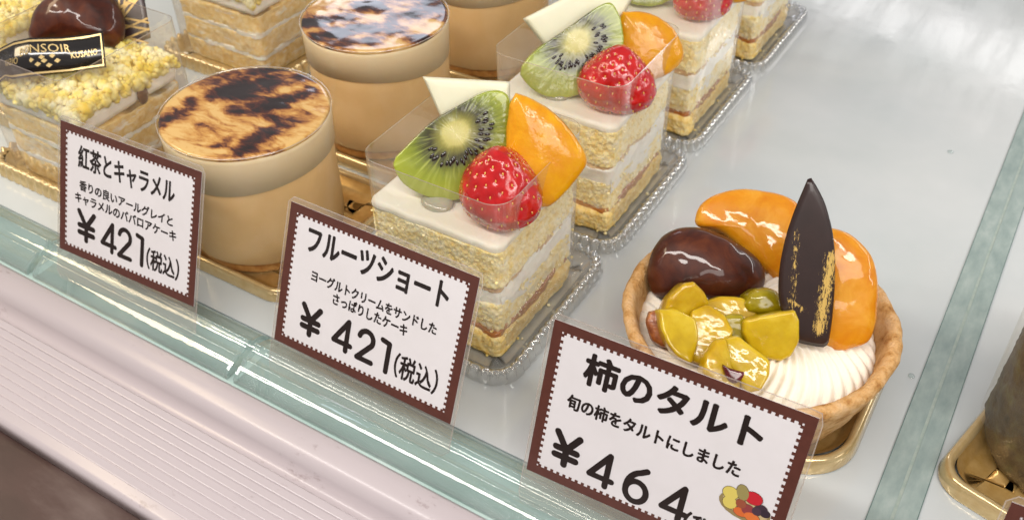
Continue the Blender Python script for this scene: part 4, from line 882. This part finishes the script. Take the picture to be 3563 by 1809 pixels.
for i in range(n_u):
    a = 2 * i; F += [(a, a + 2, a + 3, a + 1), (st + a, st + a + 1, st + a + 3, st + a + 2), (a, st + a, st + a + 2, a + 2), (a + 1, a + 3, st + a + 3, st + a + 1)]
F += [(0, 1, st + 1, st), (2 * n_u, st + 2 * n_u, st + 2 * n_u + 1, 2 * n_u + 1)]
rb = obj('label_band', meshnp('label_band', V, F), MT['ribbon'], mA)
def rib_strip(pts, w=.02):
    V = []; F = []
    for (u0, v0), (u1, v1), (w0, w1) in pts:
        k = len(V); n = 24
        for i in range(n + 1):
            f = i / n; u = u0 + (u1 - u0) * f; v = v0 + (v1 - v0) * f; V.append(rib(u, v, .012)); V.append(rib(u + w0, v + w1, .012))
        F += [(k + 2 * i, k + 2 * i + 2, k + 2 * i + 3, k + 2 * i + 1) for i in range(n)]
    return np.array(V) - np.array(mA.location), F
V, F = rib_strip([((0, .9), (.985, .9), (0, .05)), ((0, .05), (.985, .05), (0, .05)), ((.972, .05), (.972, .95), (.012, 0))]); obj('gold_edge', meshnp('gold_edge', V, F), MT['goldink'], rb)
def rib_text(body, u0, u1, v0, v1, arch=0.0, off=0):
    V, F = text_mesh(body, 1, off, 2); lo = V.min(0); hi = V.max(0); out = []
    for v in V:
        a = (v[0] - lo[0]) / (hi[0] - lo[0]); b = (v[1] - lo[1]) / (hi[1] - lo[1])
        out.append(rib(u0 + a * (u1 - u0), v0 + b * (v1 - v0) + arch * (1 - (2 * a - 1) ** 2) - arch * .5, .016) - np.array(mA.location))
    obj('gold_lettering', meshnp('gold_lettering', out, F, False), MT['goldink'], rb)
rib_text('BONSOIR', .40, .70, .58, .80, .06); rib_text('KAZUO', .21, .38, .38, .56); rib_text('KUSANO', .70, .93, .38, .56)
V, F = [], []
for (u, v) in [(.50, .42), (.55, .48), (.60, .5), (.53, .3), (.58, .25), (.56, .38), (.62, .36)]:
    q = np.array([rib(u - .014, v, .016), rib(u, v - .06, .016), rib(u + .016, v + .01, .016), rib(u, v + .07, .016)]) - np.array(mA.location); obj('gold_emblem', meshnp('gold_emblem', q, [(0, 1, 2, 3)], False), MT['goldink'], rb)

# ------------------------------------------------------------------ dark cake at the right edge
dc = thing('dark_cake', 'dark green-brown round cake in a clear sleeve, cut by the right edge', 'cake', (18.05, 7.3, .15))
obj('cake_body', prism('cake_body', circle(3.15, 180), 0, 4.9, 30, 12, .07, 1.4, 3, .35, rough2=.05), MT['darkcake'], dc)
obj('clear_sleeve', lathe('clear_sleeve', [(3.3, .5), (3.34, 2.5), (3.4, 5.6)], 120), MT['cupfilm'], dc)

for (px, py, r_, lb) in [(2293, 945, .12, 'tiny clear drop on the shelf between the tart and the glass seam'), (2391, 382, .13, 'tiny clear drop on the shelf at the upper right, left of the glass seam')]:
    d_ = obj('shelf_bubble', blob('shelf_bubble', (r_, r_, r_ * .45), 20, 12), MT['acrylic']); d_.location = at(px, py, 0.02); tag(d_, lb, 'bubble', 'bubbles in the shelf')  # small bubbles in the shelf glass, modelled as low domes
